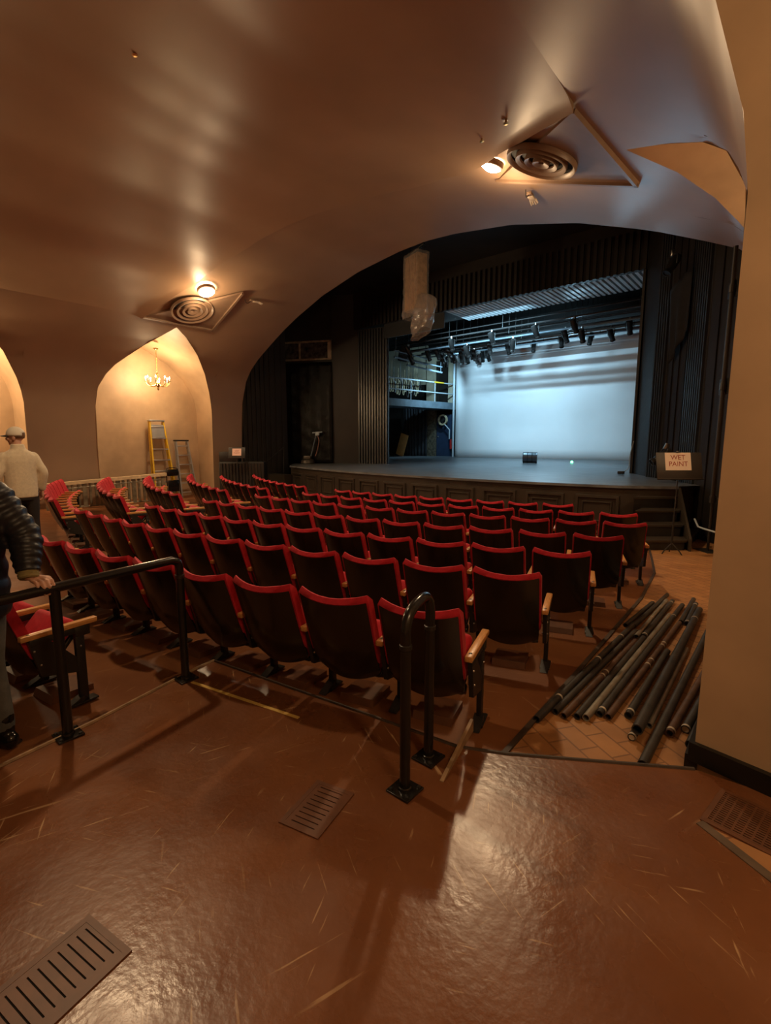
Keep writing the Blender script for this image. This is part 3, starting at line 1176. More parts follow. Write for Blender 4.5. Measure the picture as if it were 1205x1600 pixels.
rl = empty('hand_rail', (4.22, -9.13, 0), 0, 'long black steel handrail along the floor edge, gripped by a hand', 'handrail')
A_, B_ = Vector((0.07, -0.42, 0)), Vector((-0.065, 0.375, 0))
dr = (A_ - B_).normalized()
for p in (A_, B_):
    mb = MB()
    mb.tube([p + Vector((0, 0, 0.012)), p + Vector((0, 0, 0.78 if p is B_ else 0.885))], 0.0285, 16)
    mb.build('post', M['black_gloss'], rl)
    base_plate(rl, p)
mb = MB()
mb.tube(bez([B_ + Vector((0, 0, 0.75)), B_ + Vector((0, 0, 0.83)), B_ + dr * 0.012 + Vector((0, 0, 0.875)), B_ + dr * 0.06 + Vector((0, 0, 0.897))], 6) + [A_ + Vector((0, 0, 0.897)), A_ + dr * 0.75 + Vector((0, 0, 0.897))], 0.0285, 16)
mb.build('top_bar', M['black_gloss'], rl)
mb = MB()
mb.lathe([(0.029, 0.76), (0.033, 0.762), (0.033, 0.785), (0.029, 0.787)], (B_.x, B_.y, 0), 16)
mb.build('sleeve', M['iron'], rl)

# thin tapered plate at the end of the platform edge
mb = MB()
a, b = atz(690, 1222, 0), Vector((6.08, -7.98, 0))
d = (b - a).normalized()
n = Vector((-d.y, d.x, 0)) * 0.010
mb.prism([a - n, b - n, b - n + Vector((0, 0, 0.075)), a - n + Vector((0, 0, 0.006))], n * 2)
tag(mb.build('ramp_edge_plate', M['edge'], None, 0), 'narrow worn tapered edge plate on the floor behind the hoop handrail', 'edge plate')
# yellow tape strip
mb = MB()
a, b = atz(300, 1066, 0.0), atz(467, 1122, 0.0)
d = (b - a).normalized()
n = Vector((-d.y, d.x, 0)) * 0.012
mb.prism([a - n, b - n, b + n, a + n], (0, 0, 0.003))
tag(mb.build('tape_strip', M['yellow_tape'], None, 0), 'thin yellow tape strip on the brown floor beside the rail post', 'tape')

# ------------------------------------------------------------------ floor grilles
def grille(name, corners, nslot, label, lattice=False):
    c = [atz(x, y, 0) for x, y in corners]
    o = (c[0] + c[1] + c[2] + c[3]) / 4
    ex = ((c[1] - c[0]) + (c[2] - c[3])) / 2        # long axis
    ey = ((c[3] - c[0]) + (c[2] - c[1])) / 2
    lx, ly = ex.length, ey.length
    ang = math.atan2(ex.y, ex.x)
    root = empty(name, (o.x, o.y, 0), ang, label, 'floor grille')
    mb = MB()
    fw = 0.022
    for (x0, x1, y0, y1) in ((-lx / 2, lx / 2, -ly / 2, -ly / 2 + fw), (-lx / 2, lx / 2, ly / 2 - fw, ly / 2), (-lx / 2, -lx / 2 + fw, -ly / 2 + fw, ly / 2 - fw), (lx / 2 - fw, lx / 2, -ly / 2 + fw, ly / 2 - fw)):
        mb.box((x0, y0, -0.0), (x1, y1, 0.006))
    mb.build('frame', M['grate'], root, 0)
    mb = MB()
    mb.box((-lx / 2 + fw, -ly / 2 + fw, 0.0003), (lx / 2 - fw, ly / 2 - fw, 0.0012))
    mb.build('shade_sheet', M['duct_shade'], root, 0)  # flat sheet over the floor, shade of the opening put into its colour
    mb = MB()
    ix, iy = lx - 2 * fw, ly - 2 * fw
    if lattice:
        k = 16
        for i in range(k):
            x = -ix / 2 + ix * (i + 0.5) / k
            mb.box((x - ix / k * 0.3, -iy / 2, 0.0012), (x + ix / k * 0.3, iy / 2, 0.0045))
        for j in range(9):
            y = -iy / 2 + iy * (j + 0.5) / 9
            mb.box((-ix / 2, y - 0.004, 0.001), (ix / 2, y + 0.004, 0.004))
    else:
        p = ix / nslot
        for i in range(nslot + 1):
            x0 = -ix / 2 + p * (i - 0.5) + 0.0028
            x1 = -ix / 2 + p * (i + 0.5) - 0.0028
            mb.box((max(x0, -ix / 2), -iy / 2 + 0.022, 0.0012), (min(x1, ix / 2), iy / 2 - 0.022, 0.005))
        mb.box((-ix / 2, -iy / 2, 0.0012), (ix / 2, -iy / 2 + 0.022, 0.005))
        mb.box((-ix / 2, iy / 2 - 0.022, 0.0012), (ix / 2, iy / 2, 0.005))
    mb.build('grate', M['grate'], root, 0)


grille('floor_grille', [(434, 1285), (497, 1221), (553, 1240), (498, 1313)], 9, 'small slotted brown floor grille in the middle of the open floor')
grille('floor_grille', [(-52, 1582), (140, 1434), (206, 1482), (30, 1660)], 10, 'large slotted brown floor grille closest to the viewer, partly cut off')
grille('floor_grille', [(1090, 1284), (1128, 1234), (1280, 1300), (1262, 1362)], 10, 'lattice brown floor grille at the foot of the pillar', True)

# ------------------------------------------------------------------ steel pipes on the tiled aisle
PIPES = [  # near x,y  far x,y (in a 2.835x view of the corner), radius, material, rings
    (165, 692, 600, 268, .026, 'pipe_black', (0.16, 0.52, 0.80), 'black steel pipe nearest the chairs, three pale tape rings'),
    (248, 658, 606, 300, .024, 'pipe_black', (), 'black pipe second from the chairs'),
    (285, 678, 605, 345, .025, 'pipe_rust', (0.45, 0.5), 'brownish pipe with two pale rings, third from the chairs'),
    (345, 680, 640, 330, .024, 'pipe_black', (), 'plain black pipe beside the long grey one'),
    (385, 685, 755, 230, .025, 'pipe_grey', (), 'long bright grey steel pipe in the pipe pile'),
    (445, 668, 812, 185, .025, 'pipe_black', (0.02, 0.83), 'black pipe right after the long grey one'),
    (483, 682, 800, 265, .024, 'pipe_rust', (0.44, 0.49, 0.66, 0.69), 'rusty brown pipe with paired pale tape rings'),
    (572, 675, 745, 390, .027, 'pipe_black', (0.04,), 'short black pipe with a chipped white end'),
    (612, 738, 888, 205, .034, 'pipe_black', (0.86,), 'thickest black pipe, spattered with pale paint'),
    (587, 772, 668, 640, .024, 'pipe_black', (0.03,), 'black pipe end poking from under the thick pipe'),
    (665, 720, 830, 380, .021, 'pipe_grey', (), 'thin dull grey pipe beside the thick black pipe'),
    (635, 893, 935, 285, .028, 'pipe_black', (), 'long black pipe reaching nearest to the viewer'),
    (755, 755, 925, 460, .026, 'pipe_rust', (0.03,), 'rusty pipe lying close to the pillar'),
    (825, 737, 930, 545, .027, 'pipe_black', (0.02,), 'black pipe with bright rim at the pillar foot'),
    (845, 805, 925, 640, .027, 'pipe_black', (), 'black pipe half hidden behind the pillar base'),
    (560, 275, 680, 175, .024, 'pipe_black', (), 'far short black pipe along the kerb'),
    (597, 278, 745, 140, .024, 'pipe_black', (), 'far black pipe, second from the kerb'),
    (608, 325, 742, 165, .023, 'pipe_grey', (0.45,), 'far pale grey pipe with a ring'),
    (640, 325, 768, 168, .026, 'pipe_black', (0.03, 0.93), 'far black pipe with white ends'),
    (805, 262, 862, 160, .026, 'pipe_black', (), 'far short black pipe lying between two others'),
    (832, 268, 872, 180, .026, 'pipe_black', (0.05, 0.9), 'far black pipe with pale tape nearest the pillar'),
]
pile = {8: 0.0, 9: -0.0}
for i, (x0, y0, x1, y1, r, m, rings, lab) in enumerate(PIPES):
    def fl(x, y, r):
        px, py = 780 + x / 2.835, 880 + y / 2.835
        p = atz(px, py, -0.06)
        for _ in range(3):
            p = atz(px, py, floor_z(p.x, p.y) + 0.012 + r)
        return p
    lift = 0.052 if i == 8 else 0.0
    r *= 0.94
    a, b = fl(x0, y0, r + lift), fl(x1, y1, r + (0.0 if i == 8 else 0))
    mid = (a + b) / 2
    root = empty('steel_pipe', a, 0, lab + (', lying on the clay tiles' if len(lab.split()) < 12 else ''), 'pipe', 'steel pipes laid on the tiled aisle')
    mb = MB()
    mb.pipe((0, 0, 0), b - a, r, r * 0.78)
    mb.build('tube', M[m], root)
    mb = MB()
    mb.tube([(b - a) * 0.02, (b - a) * 0.98], r * 0.72, 12)
    mb.build('shade_plug', M['bore_shade'], root)  # solid plug in the hollow tube, inner shade put into its colour
    d = (b - a)
    L = d.length
    for t in rings:
        mb = MB()
        mb.tube([d * (t - 0.009 / L), d * (t + 0.009 / L)], r * 1.04, 14)
        mb.build('tape_ring', M['tape'], root)

# ------------------------------------------------------------------ cyclorama and stage dressing
mb = MB()
rows = []
for i in range(13):
    z = 1.05 + (6.08 - 1.05) * i / 12
    rows.append([Vector((-5.35 + 8.9 * k / 40, 10.12 + 0.012 * math.sin(k * 0.9), z)) for k in range(41)])
mb.grid(rows)
cy = mb.build('cyclorama', M['cyc'], None, 60)
cy.modifiers.new('thick', 'SOLIDIFY').thickness = 0.012
tag(cy, 'large white backdrop cloth lit pale blue across the rear of the stage', 'backdrop')
mb = MB()
mb.tube([(-5.45, 10.08, 1.06), (-5.45, 10.08, 6.0)], 0.05, 10)
tag(mb.build('scaffold_post', M['white_bar'], None), 'upright pale pole at the inner edge of the white backdrop', 'pole')

# side gallery behind the proscenium
G0, G1 = atz(600, 621, 3.70), atz(714, 630, 3.70)
dg = (G1 - G0).normalized()
ng = Vector((-dg.y, dg.x, 0))
gal = empty('fly_gallery', G0, 0, 'blue-grey steel side gallery with two-bar railing, left of the white backdrop', 'gallery')
Lg = (G1 - G0).length
def gl(t, off, z):
    return dg * t + ng * off + Vector((0, 0, z))
mb = MB()
mb.prism([gl(0, 0, -0.32), gl(Lg, 0, -0.32), gl(Lg, 1.0, -0.32), gl(0, 1.0, -0.32)], (0, 0, 0.32))
mb.build('deck', M['gallery'], gal, 0)
for zz in (0.42, 0.90):
    mb = MB()
    mb.tube([gl(0, 0.03, zz), gl(Lg, 0.03, zz)], 0.03, 8)
    mb.build('rail_bar', M['white_bar'], gal)
for t in (0.02, 0.35, 0.68, 0.99):
    mb = MB()
    mb.tube([gl(Lg * t, 0.06, 0), gl(Lg * t, 0.06, 0.92)], 0.022, 8)
    mb.build('rail_post', M['white_bar'], gal)
mb = MB()
mb.tube([gl(Lg * 0.66, 0.03, 0.905), gl(Lg * 0.80, 0.03, 0.905)], 0.036, 8)
mb.build('warning_wrap', M['yellow'], gal)
# ropes tied off along the gallery
pr = empty('pin_rail', G0 + ng * 0.80, 0, 'pin rail of coiled fly ropes along the gallery behind its railing', 'rope rack')
mb = MB()
mb.tube([dg * 0.05 + Vector((0, 0, 0.75)), dg * (Lg * 0.62) + Vector((0, 0, 0.75))], 0.04, 8)
mb.build('rail_bar', M['iron'], pr)
for i in range(22):
    t = Lg * 0.62 * (i + 0.5) / 22
    mb = MB()
    zt = 1.0 + 0.7 * random.random() if i % 4 else 1.8
    mb.tube([dg * t + Vector((0, 0, 0.6)), dg * t + Vector((0, 0, zt))], 0.012, 5)
    q = dg * t - ng * 0.07
    w_ = 0.045 + 0.03 * random.random()
    zc = 0.45 + 0.3 * random.random()
    h_ = 0.22 + 0.12 * random.random()
    loop = [q + dg * (w_ * math.cos(2 * PI * k / 10)) + Vector((0, 0, zc + h_ * math.sin(2 * PI * k / 10))) for k in range(11)]
    mb.tube(loop, 0.016, 5)
    mb.build('rope', M['rope'] if i % 3 else M['iron'], pr)
# cream walls behind the gallery
mb = MB()
a, b = atv(560, 557, 10.9), atv(668, 590, 10.9)
mb.box((a.x, 10.86, b.z - 0.35), (b.x, 10.96, a.z))
struct('wall_stage_cream_band', mb, M['cream'], 0)
mb = MB()
a, b = atv(668, 556, 10.85), atv(679, 650, 10.85)
mb.box((a.x, 10.8, 3.4), (b.x, 10.96, a.z))
c2, d2 = atv(702, 556, 10.85), atv(716, 650, 10.85)
mb.box((c2.x, 10.8, 3.4), (d2.x, 10.96, a.z))
mb.box((b.x, 10.8, a.z - 0.32), (c2.x, 10.96, a.z))
struct('wall_stage_cream_doorway', mb, M['cream'], 0)
# brick pier, blue door, curtains below the gallery
mb = MB()
a, b = atv(664, 645, 10.6), atv(680, 713, 10.6)
mb.box((a.x, 10.55, 1.0), (b.x, 10.7, a.z + 0.4))
o = struct('wall_stage_brick_pier', mb, mat('painted_brick', (0.10, 0.08, 0.05), 0.6, noise=0.7, nscale=12, bump=0.5, bscale=20), 0)
dr_ = empty('stage_door', (atv(690, 713, 10.72).x + 0.12, 10.78, 1.05), 0, 'dark blue stage door under the gallery', 'door')
mb = MB()
mb.box((-0.45, -0.04, 0.0), (0.42, 0.04, 2.1))
mb.build('door_leaf', M['dark_blue'], dr_, 0)
mb = MB()
mb.sphere((-0.36, -0.06, 1.0), 0.04, 8)
mb.build('knob', M['steel'], dr_)
# wheel on the wall
wh = empty('hose_reel', (atv(692, 656, 10.5).x, 10.5, atv(692, 656, 10.5).z), 0, 'round cream wheel mounted above the blue stage door', 'wheel')
Mx = Matrix.Rotation(PI / 2, 4, 'X')
mb = MB()
mb.lathe([(0.20, -0.05), (0.27, -0.05), (0.27, 0.05), (0.20, 0.05), (0.20, -0.05)], mat=Mx, n=24)
mb.build('rim', M['rope'], wh)
mb = MB()
mb.lathe([(0.0, -0.06), (0.10, -0.06), (0.10, 0.06), (0.0, 0.06)], mat=Mx, n=16)
mb.tube([(-0.2, 0, 0), (0.2, 0, 0)], 0.02, 6)
mb.tube([(0, 0, -0.2), (0, 0, 0.2)], 0.02, 6)
mb.build('hub', M['iron'], wh)
mb = MB()
mb.tube([(0.1, -0.02, -0.2), (0.42, -0.02, -0.5), (0.42, -0.02, -0.95)], 0.03, 8)
mb.build('stay', M['white_bar'], wh)
p = atv(705, 700, 10.6)
ex = empty('fire_extinguisher', (p.x, 10.62, p.z - 0.05), 0, 'red fire extinguisher hung beside the blue stage door', 'fire extinguisher')
mb = MB()
mb.lathe([(0.0, 0.0), (0.085, 0.0), (0.09, 0.02), (0.09, 0.40), (0.06, 0.48), (0.025, 0.50), (0.0, 0.50)], n=16)
mb.build('cylinder', M['ext_red'], ex)
mb = MB()
mb.bbox((0, 0, 0.54), (0.05, 0.12, 0.05), 0.01)
mb.tube([(0, -0.05, 0.53), (0.08, -0.10, 0.45), (0.09, -0.10, 0.2)], 0.014, 6)
mb.bbox((0, 0.25, 0.3), (0.04, 0.34, 0.04), 0.005)
mb.build('valve', M['iron'], ex)


def drape_mesh(mb, x0, x1, y, z0, z1, amp=0.06, folds=5, sway=0.0):
    rows = []
    for i in range(11):
        t = i / 10
        rows.append([Vector((x0 + (x1 - x0) * k / 40 + sway * (1 - t), y + amp * math.sin(folds * 2 * PI * k / 40) * (0.5 + 0.5 * (1 - t)), z0 + (z1 - z0) * t)) for k in range(41)])
    mb.grid(rows)


for (xa, xb, lab) in ((631, 648, 'black masking curtain tied aside under the gallery, next to the tan board'), (646, 667, 'black masking curtain hanging straight beside the painted brick pier')):
    vv = 10.25 if xa == 631 else 10.48
    a, b = atv(xa, 645, vv), atv(xb, 711, vv)
    mb = MB()
    drape_mesh(mb, a.x, b.x, vv, 1.06, a.z + 0.35, 0.05, 4, 0.12 if xa == 631 else 0)
    o = mb.build('stage_curtain', M['cloth'], None, 60)
    o.modifiers.new('thick', 'SOLIDIFY').thickness = 0.01
    tag(o, lab, 'curtain', 'black curtains under the gallery')
p = atv(624, 709, 9.9)
mb = MB()
T = Matrix.Translation((p.x, 9.9, stage_z(9.9) + 0.0)) @ Matrix.Rotation(0.32, 4, 'Y')
mb.bbox((0.0, 0, 0.62), (0.50, 0.05, 1.15), 0.01, mat=T)
tag(mb.build('wooden_board', M['box_wood'], None), 'tan board leaning among the black curtains at stage left', 'board')
# stage monitor speaker hanging by the proscenium
p = atv(631, 551, 7.3)
sp = empty('hanging_speaker', p, 0, 'black loudspeaker hanging tilted in front of the cream wall band', 'speaker')
R_ = Matrix.Rotation(0.7, 4, 'Z') @ Matrix.Rotation(0.35, 4, 'X') @ Matrix.Rotation(0.2, 4, 'Y')
mb = MB()
mb.bbox((0, 0, 0), (0.42, 0.40, 0.72), 0.03, mat=R_)
mb.build('cabinet', M['flute'], sp)
mb = MB()
mb.bbox((0, -0.205, 0), (0.36, 0.012, 0.64), 0.004, mat=R_)
mb.build('grille', M['black'], sp)
mb = MB()
mb.tube([(0, 0, 0.3), (0.02, 0, 7.33 - p.z)], 0.015, 6)
mb.build('bracket', M['iron'], sp)

# ------------------------------------------------------------------ lighting bars with their lanterns
BARS = [(5.55, 5.62), (6.05, 5.40), (6.55, 5.56), (7.05, 5.44), (7.60, 5.62), (8.10, 5.52), (8.60, 5.78), (9.10, 5.72), (9.60, 5.98)]
BN = ['nearest', 'second', 'third', 'fourth', 'middle', 'sixth', 'seventh', 'eighth', 'rearmost']
bar_names = ['lighting bar nearest the louvred soffit'] + [f'lighting bar over the stage, {b} behind the soffit' for b in BN[1:8]] + ['rearmost lighting bar, touching the top of the backdrop']
lan_proto = None


def lantern_proto():
    root = empty('stage_lantern')
    R2 = Matrix.Rotation(math.radians(35), 4, 'X')
    mb = MB()
    mb.lathe([(0.0, -0.02), (0.085, -0.02), (0.095, 0.05), (0.095, 0.22), (0.075, 0.34), (0.085, 0.36), (0.085, 0.42), (0.07, 0.42), (0.07, 0.40), (0.0, 0.40)],
             n=14, mat=Matrix.Translation((0, 0, -0.26)) @ R2 @ Matrix.Rotation(PI, 4, 'X') @ Matrix.Translation((0, 0, -0.2)))
    mb.build('housing', M['iron'], root)
    mb = MB()
    mb.tube([(-0.12, 0, -0.26), (-0.12, 0, -0.08), (0.12, 0, -0.08), (0.12, 0, -0.26)], 0.012, 6)
    mb.build('yoke', M['iron'], root)
    mb = MB()
    mb.bbox((0, 0, -0.02), (0.05, 0.09, 0.13), 0.01)
    mb.build('clamp', M['steel'], root)
    return root


lan_proto = lantern_proto()
first_l = True
for bi, (v, z) in enumerate(BARS):
    br = empty('lighting_bar', (-0.7, v, z), 0, 'long dark ' + bar_names[bi], 'lighting bar', 'lighting bars over the stage')
    mb = MB()
    mb.tube([(-4.9, 0, 0), (4.9, 0, 0)], 0.030, 10)
    mb.build('bar', M['gallery'] if bi % 2 else M['iron'], br)
    mb = MB()
    mb.tube([(-4.9, 0.05, 0.20), (4.9, 0.05, 0.20)], 0.018, 8)
    mb.build('cable_tray', M['iron'], br)
    for k in range(5):
        mb = MB()
        x = -4.3 + k * 2.15
        mb.tube([(x, 0, 0), (x, 0.02, 7.32 - z)], 0.008, 5)
        mb.build('hanger', M['iron'], br)
    n_l = [5, 4, 7, 4, 5, 4, 4, 3, 3][bi]
    for k in range(n_l):
        u = [-5.0, -4.4, -3.9, -3.4, -2.2, 0.6, 2.6][k] + random.uniform(-0.15, 0.15) + 0.25 * bi % 0.9
        if bi in (0, 1, 4, 6):
            u = -4.8 + k * (8.4 / n_l) + random.uniform(-0.4, 0.4)
        o = lan_proto if first_l else copy_tree(lan_proto)
        first_l = False
        o.location = (u, v, z - 0.03)
        o.rotation_euler = (0, 0, random.uniform(-0.6, 0.6))
        tag(o, f'black stage lantern, {ORD[k]} from the gallery end of the {BN[bi]} lighting bar', 'stage light', 'stage lanterns on the bars')
# short cross truss at the gallery end of the rig
for i, (ya, yb, z) in enumerate(((5.2, 7.6, 5.12), (6.4, 9.2, 4.98))):
    mb = MB()
    xo = -5.2 - 0.28 * i
    mb.tube([(xo, ya, z), (xo - 0.1, yb, z)], 0.04, 8)
    mb.tube([(xo, ya, z + 0.25), (xo - 0.1, yb, z + 0.25)], 0.03, 8)
    mb.tube([(xo, ya + 0.1, z), (xo, ya + 0.1, 7.28)], 0.012, 6)
    mb.tube([(xo - 0.1, yb - 0.1, z), (xo - 0.1, yb - 0.1, 7.28)], 0.012, 6)
    tag(mb.build('truss_bar', M['gallery'], None), ['pale cross bar at the gallery end of the rig, nearer the soffit', 'pale cross bar at the gallery end of the rig, nearer the backdrop'][i], 'lighting bar')

# ------------------------------------------------------------------ things lying on the stage
ba = empty('metal_drum', (0.0, 6.65, stage_z(6.65) + 0.21), 0.35, 'small dark metal drum lying on its side on the stage', 'drum')
Mx = Matrix.Rotation(PI / 2, 4, 'Y')
mb = MB()
mb.lathe([(0.0, 0.25), (0.20, 0.25), (0.205, 0.23), (0.20, 0.21), (0.20, -0.21), (0.205, -0.23), (0.20, -0.25), (0.185, -0.25), (0.185, 0.22), (0.0, 0.22)], mat=Mx @ Matrix.Identity(4), n=28)
mb.build('body', mat('drum_steel', (0.10, 0.11, 0.12), 0.35, 0.7), ba)
mb = MB()
for zz in (-0.08, 0.08):
    mb.lathe([(0.198, zz - 0.015), (0.207, zz), (0.198, zz + 0.015)], mat=Mx, n=28)
mb.build('hoop', M['iron'], ba)
p = atz(894, 723, 1.0)
mb = MB()
mb.sphere((1.15, 7.7, stage_z(7.7) + 0.025), 0.05, 8)
tag(mb.build('marker_light', M['green_led'], None), 'tiny glowing green marker light on the stage floor', 'light')
# floor machine at the far end of the stage
fm = empty('floor_machine', (-7.55, 2.62, stage_z(2.6)), 0.5, 'upright floor polishing machine with T handle, in the dark recess', 'floor machine')
mb = MB()
mb.lathe([(0.0, 0.20), (0.16, 0.20), (0.26, 0.14), (0.28, 0.02), (0.0, 0.02)], n=20)
mb.bbox((0.0, 0.0, 0.24), (0.30, 0.22, 0.16), 0.03)
mb.build('base', mat('dull_machine_grey', (0.09, 0.075, 0.06), 0.4, 0.4), fm)
mb = MB()
mb.tube([(0.1, 0.0, 0.2), (0.38, 0.0, 1.18)], 0.022, 8)
mb.build('shaft', M['gallery'], fm)
mb = MB()
mb.tube([(0.22, 0.0, 1.22), (0.62, 0.0, 1.25)], 0.028, 8)
mb.bbox((0.42, 0, 1.17), (0.16, 0.08, 0.12), 0.02)
mb.build('handle', M['white_bar'], fm)
mb = MB()
mb.tube(bez([(0.42, 0.05, 1.1), (0.46, 0.06, 0.9), (0.40, 0.06, 0.6), (0.30, 0.06, 0.3)], 5), 0.012, 6)
mb.build('cord', mat('pink_cord', (0.45, 0.20, 0.15), 0.6), fm)
# cable hanging at the right edge of the opening
cb = empty('hanging_cable', (4.1, 3.3, stage_z(3.3)), 0, 'pale cable ending in a black plug at the stage opening edge', 'cable')
mb = MB()
mb.tube(bez([(0.10, 0.05, 0.85), (0.05, 0.0, 0.5), (0.06, -0.08, 0.2), (0.0, -0.12, 0.10), (-0.08, -0.14, 0.06)], 5), 0.010, 6)
mb.build('cord', M['white_bar'], cb)
mb = MB()
mb.bbox((-0.10, -0.16, 0.045), (0.16, 0.10, 0.08), 0.02)
mb.build('plug', M['iron'], cb)

# recess at the far left: film over a doorway, and a window above it
rc0, rc1 = Vector((-8.75, 2.23, 0)), Vector((-6.74, 3.25, 0))
dd = (rc1 - rc0).normalized()
nn = Vector((dd.y, -dd.x, 0))
mb = MB()
rows = []
for i in range(25):
    z = 0.92 + (4.85 - 0.92) * i / 24
    rows.append([rc0 + dd * ((rc1 - rc0).length * k / 16) + nn * (0.06 + 0.02 * math.sin(i * 1.7 + k) + 0.015 * math.sin(k * 2.1)) + Vector((0, 0, z)) for k in range(17)])
mb.grid(rows)
o = mb.build('black_film', M['bag'], None, 60)
o.modifiers.new('thick', 'SOLIDIFY').thickness = 0.004
tag(o, 'crinkled shiny black plastic sheet covering the recess behind the floor machine', 'plastic sheet')
mb = MB()
mb.prism([rc0 + Vector((0, 0, 4.95)), rc1 + Vector((0, 0, 4.95)), rc1 - nn * 0.03 + Vector((0, 0, 4.95)), rc0 - nn * 0.03 + Vector((0, 0, 4.95))], (0, 0, 0.70))
wn = struct('window_1', mb, M['glass'], 0)
mb = MB()
for (t0, t1, z0, z1) in ((0, 1, 4.93, 5.0), (0, 1, 5.6, 5.67), (0.95, 1, 4.93, 5.67), (0, 0.03, 4.93, 5.67), (0.40, 0.43, 4.95, 5.65)):
    a, b = rc0 + (rc1 - rc0) * t0, rc0 + (rc1 - rc0) * t1
    mb.prism([a + Vector((0, 0, z0)), b + Vector((0, 0, z0)), b + nn * 0.04 + Vector((0, 0, z0)), a + nn * 0.04 + Vector((0, 0, z0))], (0, 0, z1 - z0))
mb.build('window_frame', M['grey_metal'], wn, 0)
mb = MB()
a, b = rc0 + (rc1 - rc0) * 0.93, rc0 + (rc1 - rc0) * 0.985
mb.prism([a + Vector((0, 0, 5.0)), b + Vector((0, 0, 5.0)), b + nn * 0.045 + Vector((0, 0, 5.0)), a + nn * 0.045 + Vector((0, 0, 5.0))], (0, 0, 0.58))
mb.build('window_jamb', M['cream'], wn, 0)

# ------------------------------------------------------------------ hung speaker array wrapped in plastic
pa = empty('speaker_array', (-0.85, 0.75, 5.25), -0.35, 'tan slatted speaker column wrapped in clear plastic, hung under the arch', 'speaker')
mb = MB()
mb.bbox((0.0, 0, 0.72), (0.60, 0.32, 1.40), 0.02)
mb.build('cabinet', M['gold_grille'], pa)
mb = MB()
for i in range(9):
    x = -0.27 + i * 0.067
    mb.box((x, -0.185, 0.02), (x + 0.035, -0.16, 1.40))
mb.build('grille', M['gold_grille'], pa, 0)
mb = MB()
mb.tube([(-0.34, 0, 1.50), (0.36, 0, 1.62)], 0.03, 8)
mb.tube([(-0.3, 0, 1.40), (-0.3, 0, 2.07)], 0.012, 6)
mb.tube([(0.3, 0, 1.40), (0.3, 0, 2.07)], 0.012, 6)
mb.build('hanger', M['iron'], pa)
rnd = random.Random(3)
mb = MB()
rows = []
for i in range(15):
    t = i / 14
    z = 1.46 - 1.62 * t
    ring = []
    for k in range(28):
        a = 2 * PI * k / 28
        ca, sa = math.cos(a), math.sin(a)
        bx, by = 0.36, 0.22
        rr = 1 / max(abs(ca) / bx, abs(sa) / by)
        rr = min(rr, 0.40)
        rr *= 1 + rnd.uniform(-0.05, 0.05) + (0.08 * math.sin(k * 2.3 + i) if t > 0.85 else 0)
        ring.append(Vector((rr * ca - 0.03 * t, rr * sa, z + rnd.uniform(-0.01, 0.01))))
    rows.append(ring)
mb.grid(rows, closed=True)
mb.build('plastic_wrap', M['plastic'], pa, 20)
mb = MB()
rows = []
for i in range(17):
    t = i / 16
    base = Vector((0.28 + 0.10 * math.sin(t * 2.5), -0.05, 0.35 - 1.0 * t))
    wdt = 0.10 + 0.34 * math.sin(min(1, t * 1.15) * PI * 0.72)
    ring = []
    for k in range(20):
        a = 2 * PI * k / 20
        q = 1 + 0.22 * math.sin(3 * a + 4 * t) + rnd.uniform(-0.10, 0.10)
        ring.append(base + Vector((wdt * q * math.cos(a) + 0.28 * t * (1 - t) * 2, 0.5 * wdt * q * math.sin(a), rnd.uniform(-0.02, 0.02) + 0.35 * math.cos(a) * wdt)))
    rows.append(ring)
mb.grid(rows, closed=True)
mb.build('loose_plastic', M['plastic'], pa, 20)

# black cloth pinned on the boards to the right of the opening
mb = MB()
c4 = [Vector((5.02, 2.30, 5.02)), Vector((5.50, 1.78, 5.30)), Vector((5.52, 1.74, 4.05)), Vector((5.14, 2.20, 3.45))]
rows = []
for i in range(13):
    t = i / 12
    a, b = c4[0].lerp(c4[3], t), c4[1].lerp(c4[2], t)
    rows.append([a.lerp(b, k / 14) + Vector((-0.75, -0.66, 0)) * (0.05 + 0.035 * math.sin(k * 0.9 + t * 2) * t + 0.03 * math.sin(k / 14 * PI)) for k in range(15)])
mb.grid(rows)
o = mb.build('black_cloth', M['cloth'], None, 60)
o.modifiers.new('thick', 'SOLIDIFY').thickness = 0.008
tag(o, 'black cloth drooping over the dark boards beside the stage opening', 'cloth')
ln = copy_tree(lan_proto)
ln.location = (5.10, 1.62, 5.62)
ln.rotation_euler = (0, 0, 2.5)
tag(ln, 'black stage lantern bundle high on the boards above the drooping cloth', 'stage light')
ln = copy_tree(lan_proto)
ln.location = (5.35, 1.18, 1.66)
ln.rotation_euler = (0.4, 0, 2.2)
tag(ln, 'small black lantern fixed low on the boards, just above the wet paint sign', 'stage light')

# ------------------------------------------------------------------ pipe stand on the right wall
ps = empty('pipe_stand', (6.38, -0.36, -0.2), -0.9, 'tall dark vertical pipe bracketed to the black boards beside the steps', 'pipe')
mb = MB()
mb.bbox((0, 0, 0.03), (0.42, 0.26, 0.04), 0.006)
mb.build('base_plate', M['iron'], ps)
mb = MB()
mb.tube([(0, 0, 0.05), (0, 0, 1.05)], 0.022, 10)
mb.tube([(0, 0, 1.0), (0, 0, 5.05)], 0.034, 10)
mb.build('pole', M['black_wall'], ps)
for zz in (0.95, 2.85, 4.4):
    mb = MB()
    mb.bbox((0.05, 0.05, zz), (0.42, 0.03, 0.26 if zz > 1 else 0.05), 0.006)
    mb.tube([(0, 0, zz - 0.06), (0, 0, zz + 0.06)], 0.05, 10)
    mb.build('bracket', M['iron'], ps)
mb = MB()
mb.tube([(6.10, -0.02, 0.34), (6.18, -0.14, 0.22), (6.28, -0.30, 0.215), (6.50, -0.59, 0.215)], 0.016, 8)
tag(mb.build('conduit', M['white_bar'], None), 'thin white conduit tube running low along the black boards', 'conduit')


